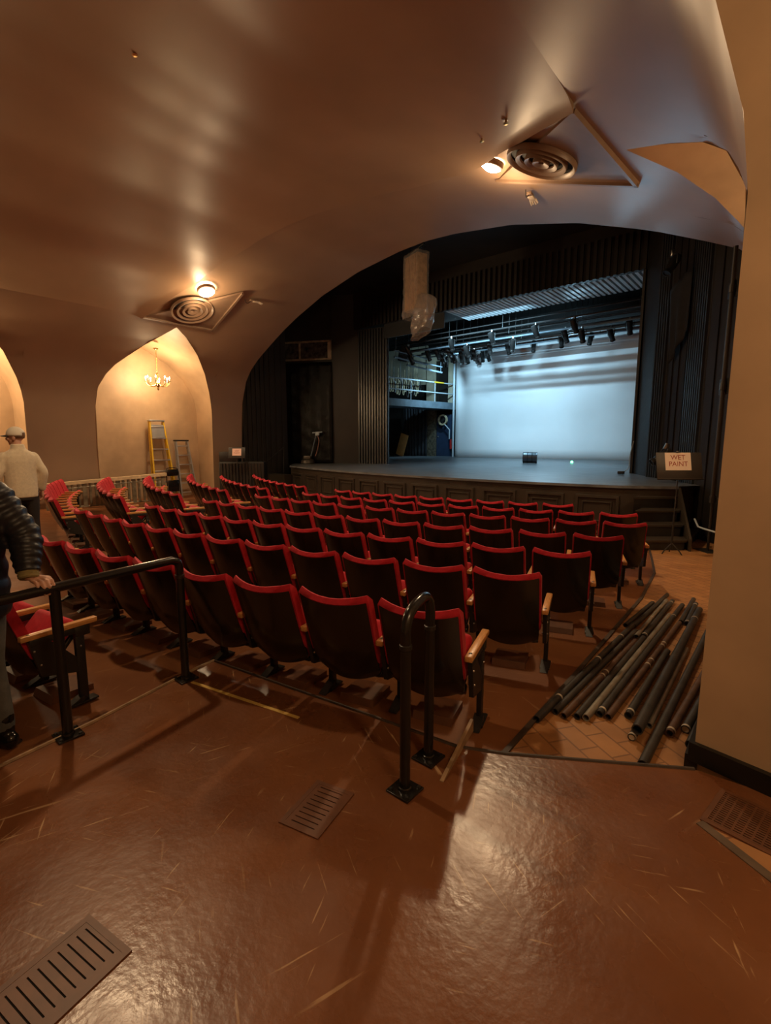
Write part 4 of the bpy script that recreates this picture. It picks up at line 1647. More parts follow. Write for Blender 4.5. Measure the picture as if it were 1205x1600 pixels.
# ------------------------------------------------------------------ sign stands
def text_mesh(body, size, parent, loc, rot, m, name='lettering'):
    cu = bpy.data.curves.new(name, 'FONT')
    cu.body = body
    cu.size = size
    cu.align_x = 'CENTER'
    cu.align_y = 'CENTER'
    cu.extrude = 0.0006
    cu.space_line = 0.95
    t = bpy.data.objects.new(name, cu)
    COL.objects.link(t)
    dg_ = bpy.context.evaluated_depsgraph_get()
    me = bpy.data.meshes.new_from_object(t.evaluated_get(dg_))
    bpy.data.objects.remove(t)
    me.materials.clear()
    me.materials.append(m)
    o = bpy.data.objects.new(name, me)
    COL.objects.link(o)
    o.parent = parent
    o.location = loc
    o.rotation_euler = rot
    return o


sg = empty('sign_stand', (5.93, -1.02, -0.2), math.radians(40), 'black music stand holding a paper sign reading WET PAINT', 'sign')
mb = MB()
mb.tube([(0.0, 0, 0.12), (0.0, 0, 0.70)], 0.016, 8)
mb.tube([(0.0, 0, 0.66), (0.03, 0.03, 1.42)], 0.010, 8)
mb.build('pole', M['iron'], sg)
for k in range(3):
    a = 2 * PI * k / 3 - 0.9
    mb = MB()
    mb.tube([(0, 0, 0.22), (0.13 * math.cos(a), 0.13 * math.sin(a), 0.10), (0.19 * math.cos(a), 0.19 * math.sin(a), 0.012)], 0.010, 6)
    mb.build('leg', M['iron'], sg)
Td = Matrix.Translation((0.03, 0.02, 1.53)) @ Matrix.Rotation(math.radians(-14), 4, 'X')
mb = MB()
mb.bbox((0, 0, 0), (0.76, 0.012, 0.46), 0.004, mat=Td)
mb.bbox((0, -0.03, -0.23), (0.76, 0.06, 0.012), 0.003, mat=Td)
mb.build('desk', M['black_wall'], sg)
mb = MB()
mb.bbox((-0.02, -0.010, 0.075), (0.43, 0.003, 0.30), 0.0, mat=Td)
pp = mb.build('paper', M['paper'], sg, 0)
q = Td @ Vector((-0.02, -0.0125, 0.085))
text_mesh('WET\nPAINT', 0.115, pp, q, (PI / 2 - math.radians(14), 0, 0), M['ink'])
mb = MB()
mb.bbox((-0.02, -0.015, 0.235), (0.05, 0.02, 0.03), 0.005, mat=Td)
mb.build('clip', M['iron'], sg)

sg = empty('sign_stand', (-6.96, -1.00, floor_z(-6.96, -1.0)), math.radians(40), 'black music stand with a pale pink notice, by the black cabinet', 'sign')
mb = MB()
mb.tube([(0, 0, 0.02), (0, 0, 1.45)], 0.016, 8)
mb.build('pole', M['iron'], sg)
for k in range(3):
    a = 2 * PI * k / 3 - 0.4
    mb = MB()
    mb.tube([(0, 0, 0.22), (0.15 * math.cos(a), 0.15 * math.sin(a), 0.012)], 0.010, 6)
    mb.build('leg', M['iron'], sg)
Td = Matrix.Translation((0, 0, 1.55)) @ Matrix.Rotation(math.radians(-12), 4, 'X')
mb = MB()
mb.bbox((0, 0, 0), (0.56, 0.012, 0.36), 0.004, mat=Td)
mb.bbox((0, -0.025, -0.18), (0.56, 0.05, 0.012), 0.003, mat=Td)
mb.build('desk', M['black_wall'], sg)
mb = MB()
mb.bbox((0, -0.010, 0.02), (0.30, 0.003, 0.24), 0.0, mat=Td)
pp = mb.build('paper', M['pink_paper'], sg, 0)
q = Td @ Vector((0, -0.0125, 0.02))
text_mesh('WET\nPAINT', 0.07, pp, q, (PI / 2 - math.radians(12), 0, 0), M['ink'])

# black cabinet and box by the far pier
fz = floor_z(-7.2, -0.7)
cbn = empty('slatted_cabinet', (-7.25, -0.62, fz), math.radians(40), 'low black slatted cabinet against the far pier, under the black box', 'cabinet')
mb = MB()
mb.bbox((0, 0.15, 0.62), (1.55, 0.5, 1.22), 0.01)
mb.build('body', M['black'], cbn)
mb = MB()
for i in range(14):
    x = -0.72 + i * 0.11
    mb.box((x, -0.135, 0.03), (x + 0.07, -0.10, 1.18))
mb.build('slat_front', M['black_wall'], cbn, 0)
mb = MB()
mb.bbox((-0.45, 0.18, 1.40), (0.66, 0.42, 0.34), 0.012)
o = mb.build('black_box', M['black'], None, loc=cbn.location)
o.rotation_euler = cbn.rotation_euler
tag(o, 'plain black box standing on the slatted cabinet by the far pier', 'box')

# ------------------------------------------------------------------ chandeliers
def chandelier(loc, ztop, label):
    root = empty('chandelier', loc, 0.2, label, 'chandelier', 'brass niche chandeliers')
    mb = MB()
    mb.lathe([(0.0, -0.26), (0.018, -0.25), (0.03, -0.21), (0.015, -0.17), (0.06, -0.12), (0.075, -0.06), (0.05, -0.01), (0.022, 0.03), (0.018, 0.18), (0.035, 0.22), (0.02, 0.26), (0.0, 0.30)], n=18)
    mb.build('stem', M['brass'], root)
    mb = MB()
    h = ztop - loc[2]
    z = 0.29
    i = 0
    while z < h - 0.03:
        ring = [Vector((0.014 * math.cos(a) * (1 if i % 2 else 0), 0.014 * math.cos(a) * (0 if i % 2 else 1), z + 0.03 + 0.028 * math.sin(a))) for a in [2 * PI * k / 8 for k in range(9)]]
        mb.tube(ring, 0.004, 5)
        z += 0.045
        i += 1
    mb.build('chain', M['brass'], root)
    mb = MB()
    mb.lathe([(0.0, h - 0.05), (0.03, h - 0.05), (0.07, h - 0.015), (0.075, h), (0.0, h)], n=18)
    mb.build('ceiling_rose', M['brass'], root)
    for k in range(8):
        a = 2 * PI * k / 8
        d = Vector((math.cos(a), math.sin(a), 0))
        mb = MB()
        mb.tube(bez([d * 0.04 + Vector((0, 0, -0.06)), d * 0.14 + Vector((0, 0, -0.13)), d * 0.25 + Vector((0, 0, -0.13)), d * 0.33 + Vector((0, 0, -0.05)), d * 0.34 + Vector((0, 0, 0.0))], 5), 0.009, 7)
        mb.lathe([(0.0, 0.0), (0.035, 0.005), (0.042, 0.015), (0.014, 0.02)], tuple(d * 0.34), 10)
        arm = mb.build('arm', M['brass'], root)
        mb = MB()
        mb.lathe([(0.013, 0.015), (0.013, 0.09), (0.0, 0.092)], tuple(d * 0.34), 8)
        mb.build('candle', M['candle'], arm)
        mb = MB()
        mb.lathe([(0.0, 0.09), (0.014, 0.095), (0.020, 0.115), (0.012, 0.145), (0.0, 0.165)], tuple(d * 0.34), 10)
        mb.build('bulb', M['bulb'], arm)
    return root


chandelier((-7.95, -3.05, 3.60), 4.60, 'lit brass chandelier hanging in the pointed niche above the ladders')
chandelier((8.30, -2.60, 3.62), 4.90, 'lit brass chandelier in the niche across from the ladders')

# ------------------------------------------------------------------ ladders in the niche
def ladder(name, base_c, wb, wt, h, lean, steps, rail_m, top_m, label, plate=False):
    root = empty(name, base_c, -PI / 2, label, 'ladder')      # local x along the wall, local y towards the wall
    root.rotation_euler = (0, 0, PI / 2)
    def P(t, x, off=0.0):
        return Vector((x, lean * t + off, h * t))
    for s in (-1, 1):
        mb = MB()
        a, b = P(0, s * wb / 2), P(1, s * wt / 2)
        dx = Vector((0.022, 0, 0))
        dy = Vector((0, 0.07, 0))
        mb.grid([[a - dx, a + dx, a + dx + dy, a - dx + dy], [b - dx, b + dx, b + dx + dy, b - dx + dy]], closed=True)
        mb.build('side_rail', rail_m, root, 0)
        mb = MB()
        off = Vector((0, 0.16, 0))
        a2, b2 = a + off * 1.2, b + off * 0.5
        mb.grid([[a2 - dx, a2 + dx, a2 + dx + dy * 0.6, a2 - dx + dy * 0.6], [b2 - dx, b2 + dx, b2 + dx + dy * 0.6, b2 - dx + dy * 0.6]], closed=True)
        mb.build('rear_leg', rail_m, root, 0)
    for i in range(steps):
        t = (i + 0.8) / (steps + 0.35)
        wdt = wb + (wt - wb) * t
        p = P(t, 0)
        mb = MB()
        mb.bbox((0, p.y + 0.03, p.z), (wdt - 0.03, 0.09, 0.035), 0.004)
        mb.build('step', M['alu'], root)
    mb = MB()
    p = P(1, 0)
    mb.bbox((0, p.y + 0.06, p.z + 0.015), (wt + 0.06, 0.20, 0.05), 0.008)
    mb.build('top_cap', top_m, root)
    if plate:
        mb = MB()
        a, b = P(0.80, 0), P(0.955, 0)
        mb.prism([Vector((-wt / 2 + 0.01, a.y + 0.0, a.z)), Vector((wt / 2 - 0.01, a.y + 0.0, a.z)), Vector((wt / 2 - 0.02, b.y + 0.0, b.z)), Vector((-wt / 2 + 0.02, b.y + 0.0, b.z))], (0, 0.02, 0))
        mb.build('label_plate', M['alu'], root, 0)
    return root


fzn = -0.19
ladder('step_ladder', (-8.30, -2.80, fzn), 0.72, 0.44, 2.62, 0.42, 7, M['yellow'], M['alu'], 'tall yellow fibreglass stepladder folded against the niche wall', True)
ladder('step_ladder', (-8.32, -1.98, fzn), 0.58, 0.40, 1.98, 0.40, 6, M['alu'], M['iron'], 'shorter aluminium stepladder with dark cap against the niche wall')
fc = empty('folding_chair', (-8.02, -2.66, fzn), PI / 2, 'black folding chair closed up against the yellow stepladder', 'chair')
mb = MB()
mb.tube(bez([(-0.22, 0.06, 0.0), (-0.21, 0.10, 0.6), (-0.20, 0.16, 1.02), (-0.12, 0.17, 1.10), (0.12, 0.17, 1.10), (0.20, 0.16, 1.02), (0.21, 0.10, 0.6), (0.22, 0.06, 0.0)], 4), 0.013, 7)
mb.build('frame', M['black_gloss'], fc)
mb = MB()
mb.bbox((0, 0.13, 0.95), (0.37, 0.025, 0.22), 0.01)
mb.build('backrest', M['black_gloss'], fc)
mb = MB()
mb.bbox((0, 0.09, 0.52), (0.37, 0.03, 0.38), 0.012)
mb.build('seat', M['black_gloss'], fc)

# low barrier along the far niche
br0, br1 = atu(70, 759, -7.72), atu(259, 741, -7.72)
fb = floor_z(-7.72, -4.5)
br = empty('barrier', (-7.72, br0.y, fb), 0, 'low barrier with pale timber top rail and grey metal frame, before the niches', 'barrier')
Lb = br1.y - br0.y
zA, zB = br0.z - fb, br1.z - fb
mb = MB()
mb.grid([[Vector((dx, y, z + dz)) for dx, dz in ((-0.06, -0.045), (0.06, -0.045), (0.06, 0.045), (-0.06, 0.045))] for y, z in ((-0.1, zA), (Lb, zB))], closed=True)
mb.build('top_rail', M['wood_rail'], br, 0)
mb = MB()
mb.tube([(0, 0, zA - 0.14), (0, Lb - 0.1, zB - 0.14)], 0.022, 6)
mb.tube([(0, 0, 0.06), (0, Lb - 0.1, 0.06)], 0.022, 6)
mb.build('frame_rail', M['grey_metal'], br)
for i in range(22):
    t = (i + 0.3) / 22
    y = Lb * t
    mb = MB()
    wdt = 0.03 if i % 3 else 0.055
    mb.box((-0.02, y - wdt, 0.03), (0.02, y + wdt, zA + (zB - zA) * t - 0.03))
    mb.build('baluster', M['grey_metal'], br, 0)

# ------------------------------------------------------------------ vault vent plates, diffusers and lamps
def vent(name, tri, disc, rad, lamp_p, lamp_r, lab_plate, lab_lamp, corner_i):
    c = sum(tri, Vector()) / 3
    n = (tri[1] - tri[0]).cross(tri[2] - tri[0]).normalized()
    if n.z > 0:
        n = -n
    root = empty(name, c, 0, lab_plate, 'air vent')
    mb = MB()
    low = [p + n * 0.02 - c for p in tri]
    mb.prism(low, -n * 0.05)
    mb.build('plate', M['frame'], root, 0)
    mb = MB()
    for i in range(3):
        if i == (corner_i + 1) % 3:
            continue
        a, b = low[i], low[(i + 1) % 3]
        d = (b - a).normalized()
        s = n.cross(d).normalized() * 0.055
        if (c * 0 + sum(low, Vector()) / 3 - a).dot(s) < 0:
            s = -s
        mb.prism([a, b, b + s, a + s], n * 0.04)
    mb.build('moulding', M['frame'], root, 0)
    # round stepped diffuser
    q = n.to_track_quat('Z', 'Y').to_matrix().to_4x4()
    T = Matrix.Translation(disc + n * 0.02 - c) @ q
    for (r0, r1, z0) in ((rad, rad * 0.90, 0.0), (rad * 0.74, rad * 0.62, 0.0), (rad * 0.48, rad * 0.37, 0.0), (rad * 0.24, rad * 0.08, 0.0)):
        mb = MB()
        mb.lathe([(r0 * 0.99, z0), (r0, z0 + 0.03), (r0 * 0.97, z0 + 0.075), (r1, z0 + 0.045), (r1 * 0.98, z0 + 0.02)], mat=T, n=40)
        mb.build('ring', M['frame'], root)
    mb = MB()
    mb.lathe([(0.0, 0.004), (rad * 0.97, 0.004)], mat=T, n=40)
    mb.build('shade_sheet', M['duct_shade'], root, 0)  # flat disc on the plate, shade between the rings put into its colour
    # recessed lamp
    lm = empty('ceiling_lamp', lamp_p, 0, lab_lamp, 'lamp')
    T = q
    mb = MB()
    mb.lathe([(lamp_r * 1.15, -0.05), (lamp_r * 1.15, 0.03), (lamp_r, 0.035), (lamp_r, 0.0)], mat=T, n=28)
    mb.build('housing', M['frame'], lm)
    mb = MB()
    mb.lathe([(0.0, 0.075), (lamp_r * 0.6, 0.068), (lamp_r * 0.98, 0.036)], mat=T, n=28)
    mb.build('lens', M['lens'], lm)


vent('air_vent', [Vector((-6.12, -4.22, 5.02)), Vector((-6.08, -2.22, 5.02)), Vector((-4.35, -2.30, 5.72))], Vector((-5.42, -3.20, 5.30)), 0.56, Vector((-4.62, -3.22, 5.60)), 0.20,
     'triangular vault vent plate with round diffuser, above the ladder niche', 'round glowing lamp beside the vent above the ladder niche', 1)
vent('air_vent', [Vector((5.14, -4.28, 5.50)), Vector((5.36, -2.26, 5.39)), Vector((3.08, -2.20, 6.19))], Vector((4.22, -3.02, 5.80)), 0.52, Vector((3.30, -2.84, 6.08)), 0.16,
     'triangular vault vent plate with large round diffuser, over the stage arch', 'glowing lamp half hidden by the vault edge beside the larger vent', 1)
# third lamp further back over the cross aisle
lm = empty('ceiling_lamp', (1.40, -8.60, 6.32), 0, 'round glowing lamp in the vault over the cross aisle', 'lamp')
mb = MB()
mb.lathe([(0.20, 0.1), (0.20, -0.05), (0.17, -0.05), (0.17, -0.01)], n=28)
mb.build('housing', M['frame'], lm)
mb = MB()
mb.lathe([(0.0, -0.03), (0.12, -0.028), (0.168, -0.012)], n=28)
mb.build('lens', M['lens'], lm)


# small fittings on the vault
def fitting(u, v, label, kind):
    z = top_z(u) - (0.06 if kind else 0.03)
    root = empty('sprinkler_head' if kind == 0 else 'junction_plate', (u, v, z), random.uniform(0, 3), label, 'ceiling fitting')
    if kind == 0:
        mb = MB()
        mb.lathe([(0.06, 0.05), (0.06, -0.01), (0.045, -0.02), (0.0, -0.02)], n=14)
        mb.build('rose', M['frame'], root)
        mb = MB()
        mb.lathe([(0.015, -0.02), (0.015, -0.07), (0.035, -0.075), (0.0, -0.08)], n=10)
        mb.build('nozzle', M['brass'], root)
    else:
        mb = MB()
        mb.bbox((0, 0, -0.02), (0.16, 0.10, 0.05), 0.012)
        mb.build('box', M['frame'], root)
        mb = MB()
        mb.bbox((0.10, 0, -0.04), (0.20, 0.10, 0.03), 0.01)
        for k in range(4):
            mb.tube([(0.16, -0.05 + 0.033 * k, -0.04), (0.25 + 0.03 * (k % 2), -0.06 + 0.04 * k, -0.07)], 0.014, 6)
        mb.build('terminal', M['white_bits'], root)
        mb = MB()
        mb.tube(bez([(-0.05, 0, -0.03), (-0.12, 0.02, -0.10), (-0.2, 0.0, -0.10), (-0.22, 0.0, -0.02)], 4), 0.008, 6)
        mb.build('wire', M['iron'], root)


fitting(3.44, -1.70, 'white claw-like cable fitting below the larger vent plate', 1)
fitting(-4.55, -1.86, 'white claw-like cable fitting by the lamp above the far pier', 1)
fitting(3.60, -3.70, 'small sprinkler head above the half-hidden lamp', 0)
fitting(4.20, -4.15, 'small sprinkler head on the vault near the plate corner', 0)
fitting(0.69, -7.20, 'small sprinkler head alone on the wide brown vault', 0)
mb = MB()
p = Vector((1.88, -2.62, top_z(1.88) - 0.015))
mb.prism([p + Vector((a, b, 0)) for a, b in ((-0.10, -0.05), (0.02, -0.09), (0.11, -0.02), (0.06, 0.07), (-0.05, 0.06))], (0, 0, -0.02))
tag(mb.build('patch_plate', M['white_bits'], None, 0), 'pale peeling patch plate on the vault between the two lamps', 'ceiling fitting')


# ------------------------------------------------------------------ people
def remeshed(mb, name, m, parent, voxel, smooth_it=4, extra=None):
    o = mb.build(name, m, parent, 0)
    r = o.modifiers.new('r', 'REMESH')
    r.mode = 'VOXEL'
    r.voxel_size = voxel
    s = o.modifiers.new('s', 'SMOOTH')
    s.factor = 0.5
    s.iterations = smooth_it
    dgx = bpy.context.evaluated_depsgraph_get()
    me = bpy.data.meshes.new_from_object(o.evaluated_get(dgx))
    o.modifiers.clear()
    old = o.data
    o.data = me
    bpy.data.meshes.remove(old)
    me.polygons.foreach_set('use_smooth', [True] * len(me.polygons))
    return o


def limb(mb, pts, rs, n=14, squash=None, up=None, sub=6):
    P = bez(pts, sub)
    m = len(pts)
    R = [interp(i / (len(P) - 1) * (m - 1), list(range(m)), rs) for i in range(len(P))]
    mb.tube(P, R, n, squash=squash, up=up)
    for p, r in ((P[0], R[0]), (P[-1], R[-1])):
        mb.sphere(p, r * 0.98, 10)


def lerp3(a, b, t):
    return Vector(a).lerp(Vector(b), t)


def torso(mb, secs, n=22):
    """elliptical sections (z, half width, half depth, y shift)"""
    rings = []
    for z, a, b, y in secs:
        rings.append([Vector((a * math.copysign(abs(math.cos(t)) ** 0.85, math.cos(t)), y + b * math.copysign(abs(math.sin(t)) ** 0.85, math.sin(t)), z)) for t in [2 * PI * k / n for k in range(n)]])
    V = mb.grid(rings, closed=True)
    mb.face(V[0][::-1])
    mb.face(V[-1])


def head(mb, c, s=1.0, yaw=0.0):
    T = Matrix.Translation(Vector(c)) @ Matrix.Rotation(yaw, 4, 'Z') @ Matrix.Scale(s, 4)

    def S(p, r):
        t = bmesh.new()
        bmesh.ops.create_uvsphere(t, u_segments=16, v_segments=10, radius=1)
        mb.join(t, T @ Matrix.Translation(Vector(p)) @ Matrix.Diagonal((r[0], r[1], r[2], 1)))
    S((0, -0.005, 0.03), (0.076, 0.096, 0.098))        # skull
    S((0, 0.028, -0.035), (0.060, 0.066, 0.078))       # face and jaw
    S((0, 0.062, -0.085), (0.028, 0.026, 0.026))       # chin
    S((0, 0.100, -0.020), (0.015, 0.024, 0.026))       # nose
    S((0, 0.088, 0.012), (0.046, 0.016, 0.010))        # brow
    S((0, 0.084, -0.056), (0.026, 0.014, 0.010))       # lips
    for x in (-1, 1):
        S((0.078 * x, -0.008, -0.012), (0.012, 0.022, 0.033))   # ears
        S((0.045 * x, 0.068, -0.022), (0.024, 0.020, 0.022))    # cheeks
        S((0.031 * x, 0.083, -0.002), (0.012, 0.010, 0.008))    # eyes


def hand(mb, wrist, fingers, thumb, knuckle):
    wrist, knuckle = Vector(wrist), Vector(knuckle)
    for i, ch in enumerate(fingers):
        r = [0.0100, 0.0108, 0.0102, 0.0090][i]
        pts = [wrist.lerp(Vector(ch[0]), 0.35)] + [Vector(p) for p in ch]
        mb.tube(pts, [0.013] + [r * 1.1] + [r] * (len(ch) - 2) + [r * 0.85], 8)
        mb.sphere(pts[-1], r * 0.9, 8)
    mb.tube([wrist] + [Vector(p) for p in thumb], [0.018, 0.015, 0.0125, 0.0105], 8)
    mb.sphere(thumb[-1], 0.009, 8)


def relaxed_hand(mb, wrist, d, side):
    """a hanging hand, fingers pointing along d, slightly curled towards the body"""
    w0, d = Vector(wrist), Vector(d).normalized()
    f = Vector((0, 1, 0))
    f = (f - d * f.dot(d)).normalized()
    inn = Vector((-side, 0, 0))
    kn = w0 + d * 0.09
    F = []
    for i in range(4):
        base = kn + f * (0.030 - 0.020 * i) - d * (0.004 * i)
        L = [0.072, 0.080, 0.074, 0.058][i]
        F.append([base, base + d * L * 0.45 + inn * 0.006, base + d * L * 0.8 + inn * 0.022, base + d * L * 0.95 + inn * 0.040])
    th = [w0 + d * 0.03 + f * 0.03, w0 + d * 0.065 + f * 0.052 + inn * 0.008, w0 + d * 0.10 + f * 0.055 + inn * 0.020]
    hand(mb, w0, F, th, kn)
    mb.bbox(w0 + d * 0.05, (0.03, 0.08, 0.09), 0.012)


def person(name, loc, rz, S, J, label, top_m, leg_m, foot_m, puffy=False, cap=False, hair=True, hair_m=None, head_yaw=0.0, cuff=None, grip=None):
    root = empty(name, loc, rz, label, 'person')
    root.scale = (S, S, S)
    j = dict(pel=(0, 0, 0.96), nb=(0, -0.01, 1.50), hd=(0, 0.03, 1.66),
             shR=(0.19, 0, 1.44), elR=(0.26, -0.03, 1.17), wrR=(0.27, 0.07, 0.93),
             shL=(-0.19, 0, 1.44), elL=(-0.26, -0.03, 1.17), wrL=(-0.27, 0.07, 0.93),
             hpR=(0.095, 0, 0.93), knR=(0.11, 0.03, 0.50), anR=(0.11, -0.02, 0.09), toR=(0.13, 0.17, 0.035),
             hpL=(-0.095, 0, 0.93), knL=(-0.11, 0.03, 0.50), anL=(-0.11, -0.02, 0.09), toL=(-0.13, 0.17, 0.035))
    j.update(J)
    v = {k: Vector(p) for k, p in j.items()}
    mb = MB()
    torso(mb, [(0.86, 0.13, 0.10, 0), (0.96, 0.165, 0.11, 0), (1.08, 0.145, 0.095, 0), (1.22, 0.155, 0.10, 0), (1.34, 0.170, 0.105, 0), (1.42, 0.145, 0.085, -0.01), (1.49, 0.065, 0.062, -0.01)])
    limb(mb, [v['nb'] - Vector((0, 0, 0.05)), v['nb'].lerp(v['hd'], 0.5), v['hd']], [0.06, 0.055, 0.055], sub=3)
    head(mb, v['hd'], 1.0, head_yaw)
    for s, sg_ in (('R', 1), ('L', -1)):
        s0 = v['sh' + s] + Vector((-0.03 if v['sh' + s].x > 0 else 0.03, 0, -0.05))
        limb(mb, [s0, s0.lerp(v['el' + s], 0.5), v['el' + s], v['el' + s].lerp(v['wr' + s], 0.4), v['wr' + s]], [0.050, 0.047, 0.040, 0.040, 0.026])
        limb(mb, [v['hp' + s], v['hp' + s].lerp(v['kn' + s], 0.5), v['kn' + s], v['kn' + s].lerp(v['an' + s], 0.4), v['an' + s]], [0.088, 0.075, 0.055, 0.056, 0.036])
        limb(mb, [v['an' + s] - Vector((0, 0.03, 0.04)), v['an' + s].lerp(v['to' + s], 0.5), v['to' + s]], [0.036, 0.038, 0.028], sub=3)
        if grip and s in grip:
            hand(mb, v['wr' + s], *grip[s])
        else:
            relaxed_hand(mb, v['wr' + s], (v['wr' + s] - v['el' + s]).normalized() * 0.5 + Vector((0, 0, -0.6)), sg_)
    body = remeshed(mb, 'body', M['skin'], root, 0.0058, 2)
    # upper garment
    mb = MB()
    if puffy:
        secs = []
        for i in range(31):
            t = i / 30
            z = 0.80 + 0.70 * t
            bulge = 1 + 0.07 * abs(math.sin(t * PI * 6.5))
            a = interp(z, [0.80, 1.0, 1.2, 1.36, 1.46, 1.50], [0.20, 0.20, 0.195, 0.215, 0.17, 0.10])
            b = interp(z, [0.80, 1.0, 1.2, 1.36, 1.46, 1.50], [0.15, 0.155, 0.15, 0.155, 0.125, 0.09])
            secs.append((z, a * bulge, b * bulge, 0))
        torso(mb, secs)
    else:
        torso(mb, [(0.84, 0.185, 0.125, 0), (0.90, 0.192, 0.130, 0), (1.02, 0.185, 0.128, 0), (1.22, 0.190, 0.128, 0), (1.34, 0.212, 0.128, 0), (1.41, 0.205, 0.115, -0.005), (1.465, 0.155, 0.095, -0.01), (1.505, 0.090, 0.08, -0.01), (1.575, 0.074, 0.076, 0.0)])
    for s in ('R', 'L'):
        e = v['el' + s].lerp(v['wr' + s], 0.90)
        s0 = v['sh' + s] + Vector((-0.025 if v['sh' + s].x > 0 else 0.025, 0, -0.045))
        pts = [s0, s0.lerp(v['el' + s], 0.5), v['el' + s], v['el' + s].lerp(e, 0.5), e]
        if puffy:
            P = bez(pts, 14)
            R = [interp(i / (len(P) - 1), [0, 0.25, 0.5, 0.75, 1], [0.098, 0.090, 0.080, 0.074, 0.058]) * (0.90 + 0.17 * abs(math.sin(i / (len(P) - 1) * PI * 9.5))) for i in range(len(P))]
            mb.tube(P, R, 18)
            mb.sphere(P[0], 0.092, 14)
        else:
            limb(mb, pts, [0.076, 0.068, 0.060, 0.056, 0.047])
    remeshed(mb, 'jacket', top_m, root, 0.009 if puffy else 0.011, 2 if puffy else 4)
    if cuff:
        for s in ('R', 'L'):
            mb = MB()
            a, b = v['el' + s].lerp(v['wr' + s], 0.86), v['el' + s].lerp(v['wr' + s], 1.06)
            P = [a.lerp(b, t / 6) for t in range(7)]
            mb.tube(P, [0.050, 0.052, 0.049, 0.052, 0.049, 0.050, 0.043], 16)
            mb.build('cuff', cuff, root)
    # trousers
    mb = MB()
    torso(mb, [(0.80, 0.15, 0.115, 0), (0.90, 0.178, 0.122, 0), (1.00, 0.172, 0.118, 0), (1.03, 0.16, 0.11, 0)])
    for s in ('R', 'L'):
        e = v['kn' + s].lerp(v['an' + s], 0.93)
        limb(mb, [v['hp' + s], v['hp' + s].lerp(v['kn' + s], 0.5), v['kn' + s], v['kn' + s].lerp(e, 0.5), e], [0.105, 0.094, 0.074, 0.068, 0.060])
    remeshed(mb, 'trousers', leg_m, root, 0.012, 4)
    for s in ('R', 'L'):
        mb = MB()
        heel = v['an' + s] + Vector((0, -0.045, -v['an' + s].z + 0.04))
        d = (v['to' + s] - v['an' + s])
        d.z = 0
        d.normalize()
        heel = Vector((v['an' + s].x, v['an' + s].y, v['to' + s].z + 0.01)) - d * 0.045
        limb(mb, [heel, heel + d * 0.12, Vector((v['to' + s].x, v['to' + s].y, v['to' + s].z + 0.005))], [0.045, 0.046, 0.036], sub=3)
        limb(mb, [v['an' + s] + Vector((0, 0, 0.09)), v['an' + s], heel + d * 0.04], [0.055, 0.052, 0.045], sub=3)
        sole = v['to' + s].z - 0.035
        mb.bbox(heel + d * 0.10 + Vector((0, 0, sole + 0.012 - heel.z)), (0.085, 0.26, 0.022), 0.008)
        remeshed(mb, 'shoe', foot_m, root, 0.008, 3)
    T = Matrix.Translation(v['hd']) @ Matrix.Rotation(head_yaw, 4, 'Z')
    if hair:
        mb = MB()
        t = bmesh.new()
        bmesh.ops.create_uvsphere(t, u_segments=20, v_segments=14, radius=1)
        kill = [x for x in t.verts if (x.co.y > 0.30 and x.co.z < 0.35) or x.co.z < -0.55]
        bmesh.ops.delete(t, geom=kill, context='VERTS')
        mb.join(t, T @ Matrix.Translation((0, -0.008, 0.032)) @ Matrix.Diagonal((0.084, 0.104, 0.105, 1)))
        h = mb.build('hair', hair_m or M['hair'], root, 60)
        h.modifiers.new('t', 'SOLIDIFY').thickness = 0.012
    if cap:
        mb = MB()
        t = bmesh.new()
        bmesh.ops.create_uvsphere(t, u_segments=24, v_segments=16, radius=1)
        kill = [x for x in t.verts if x.co.z < -0.22 or (x.co.y < -0.80 and x.co.z < 0.16 and abs(x.co.x) < 0.34)]
        bmesh.ops.delete(t, geom=kill, context='VERTS')
        mb.join(t, T @ Matrix.Translation((0, -0.005, 0.040)) @ Matrix.Diagonal((0.092, 0.112, 0.108, 1)))
        c = mb.build('cap', M['cap_white'], root, 60)
        c.modifiers.new('t', 'SOLIDIFY').thickness = 0.006
        mb = MB()
        rows = []
        for i in range(5):
            r = i / 4
            rows.append([T @ Vector(((0.086 + 0.0 * r) * math.sin(a), (0.095 + 0.085 * r) * math.cos(a) + 0.0, 0.040 - 0.018 * r - 0.02 * abs(math.sin(a)) ** 2)) for a in [(-1.1 + 2.2 * k / 12) for k in range(13)]])
        mb.grid(rows)
        b = mb.build('brim', M['cap_brim'], c, 60)
        b.modifiers.new('t', 'SOLIDIFY').thickness = 0.006
    return root


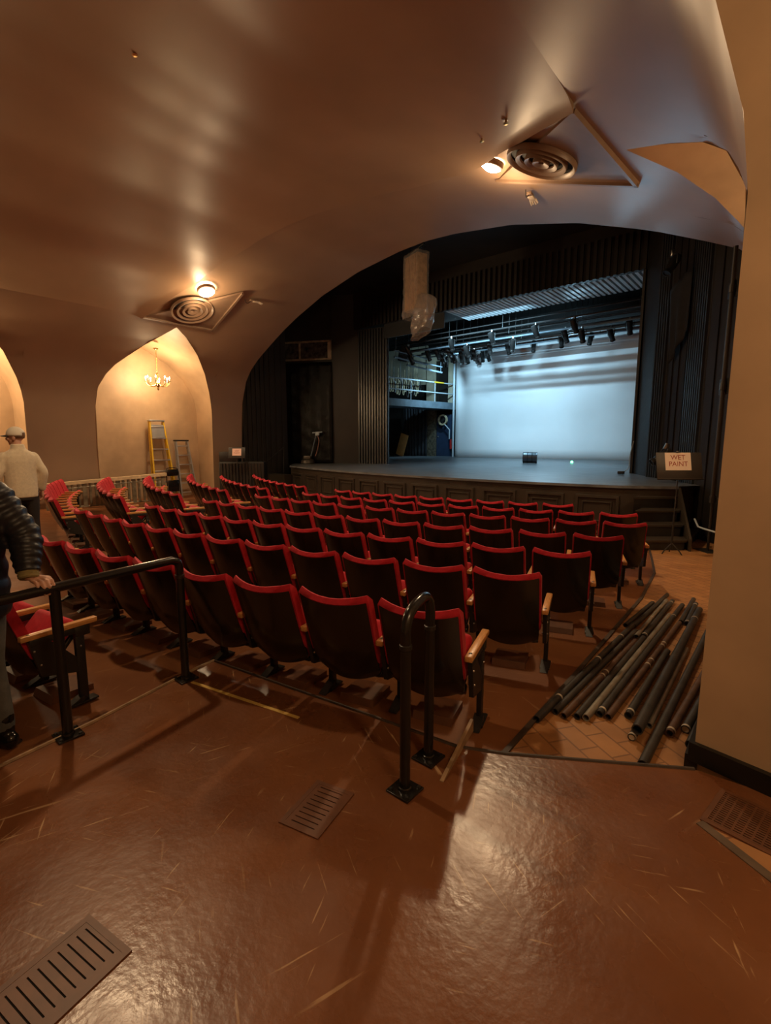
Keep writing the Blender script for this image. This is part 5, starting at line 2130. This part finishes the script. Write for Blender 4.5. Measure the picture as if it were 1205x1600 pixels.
# man in the cream fleece, seen from behind, head turned to the left
person('person', (-1.76, -8.24, floor_z(-1.76, -8.24)), math.radians(92), 1.12, dict(wrR=(0.25, 0.04, 0.92), elR=(0.26, -0.04, 1.18), hd=(0, 0.04, 1.665)),
       'person in a cream fleece jacket and pale cap, seen from behind in the aisle', M['fleece'], M['trouser'], M['boot'], cap=True, hair=True, hair_m=mat('sandy_hair', (0.16, 0.08, 0.035), 0.7), head_yaw=math.radians(52))
# dark figure just behind him
person('person', (-2.75, -8.02, floor_z(-2.75, -8.02)), math.radians(-20), 0.98, dict(), 'person with dark hair and dark clothes, half hidden behind the cream fleece', M['dark_top'], M['trouser'], M['boot'])

# person at the left edge, puffer sleeve reaching to the rail
PX, PY = 4.07, -9.90
rzp = math.radians(120)
fz2 = -0.045


def loc_of(wp):
    q = Matrix.Rotation(-rzp, 3, 'Z') @ (Vector(wp) - Vector((PX, PY, fz2)))
    return q


rail_dir = Vector((0.15, -0.82, 0)).normalized()
hp = Vector((4.275, -9.60, 0.897))                 # where the rail is gripped
wr = loc_of(hp + Vector((-0.055, -0.045, 0.075)))
sh = loc_of(Vector((4.02, -9.71, 1.46)))
el = loc_of(Vector((4.12, -9.62, 1.18)))
fing = []
side = Vector((-rail_dir.y, rail_dir.x, 0))         # across the rail
for i in range(4):
    o = hp + rail_dir * (-0.042 + 0.026 * i)
    acr = Vector((0.98, 0.18, 0)).normalized()
    L = [0.9, 1.0, 0.95, 0.8][i]
    fing.append([loc_of(o + acr * -0.022 + Vector((0, 0, 0.050))), loc_of(o + acr * 0.018 * L + Vector((0, 0, 0.047))), loc_of(o + acr * 0.043 * L + Vector((0, 0, 0.016))), loc_of(o + acr * 0.036 + Vector((0, 0, -0.024 * L)))])
thumb = [loc_of(hp + rail_dir * -0.05 + Vector((-0.045, 0, 0.045))), loc_of(hp + rail_dir * -0.065 + Vector((-0.042, 0, 0.01))), loc_of(hp + rail_dir * -0.055 + Vector((-0.034, 0, -0.02)))]
p2 = person('person', (PX, PY, fz2), rzp, 1.0, dict(shR=tuple(sh), elR=tuple(el), wrR=tuple(wr)),
            'person in a dark quilted puffer jacket and jeans, hand gripping the long handrail', M['puffer'], M['jeans'], M['boot'], puffy=True, cuff=M['cuff'],
            grip={'R': (fing, thumb, loc_of(hp + Vector((-0.02, 0, 0.05))))})
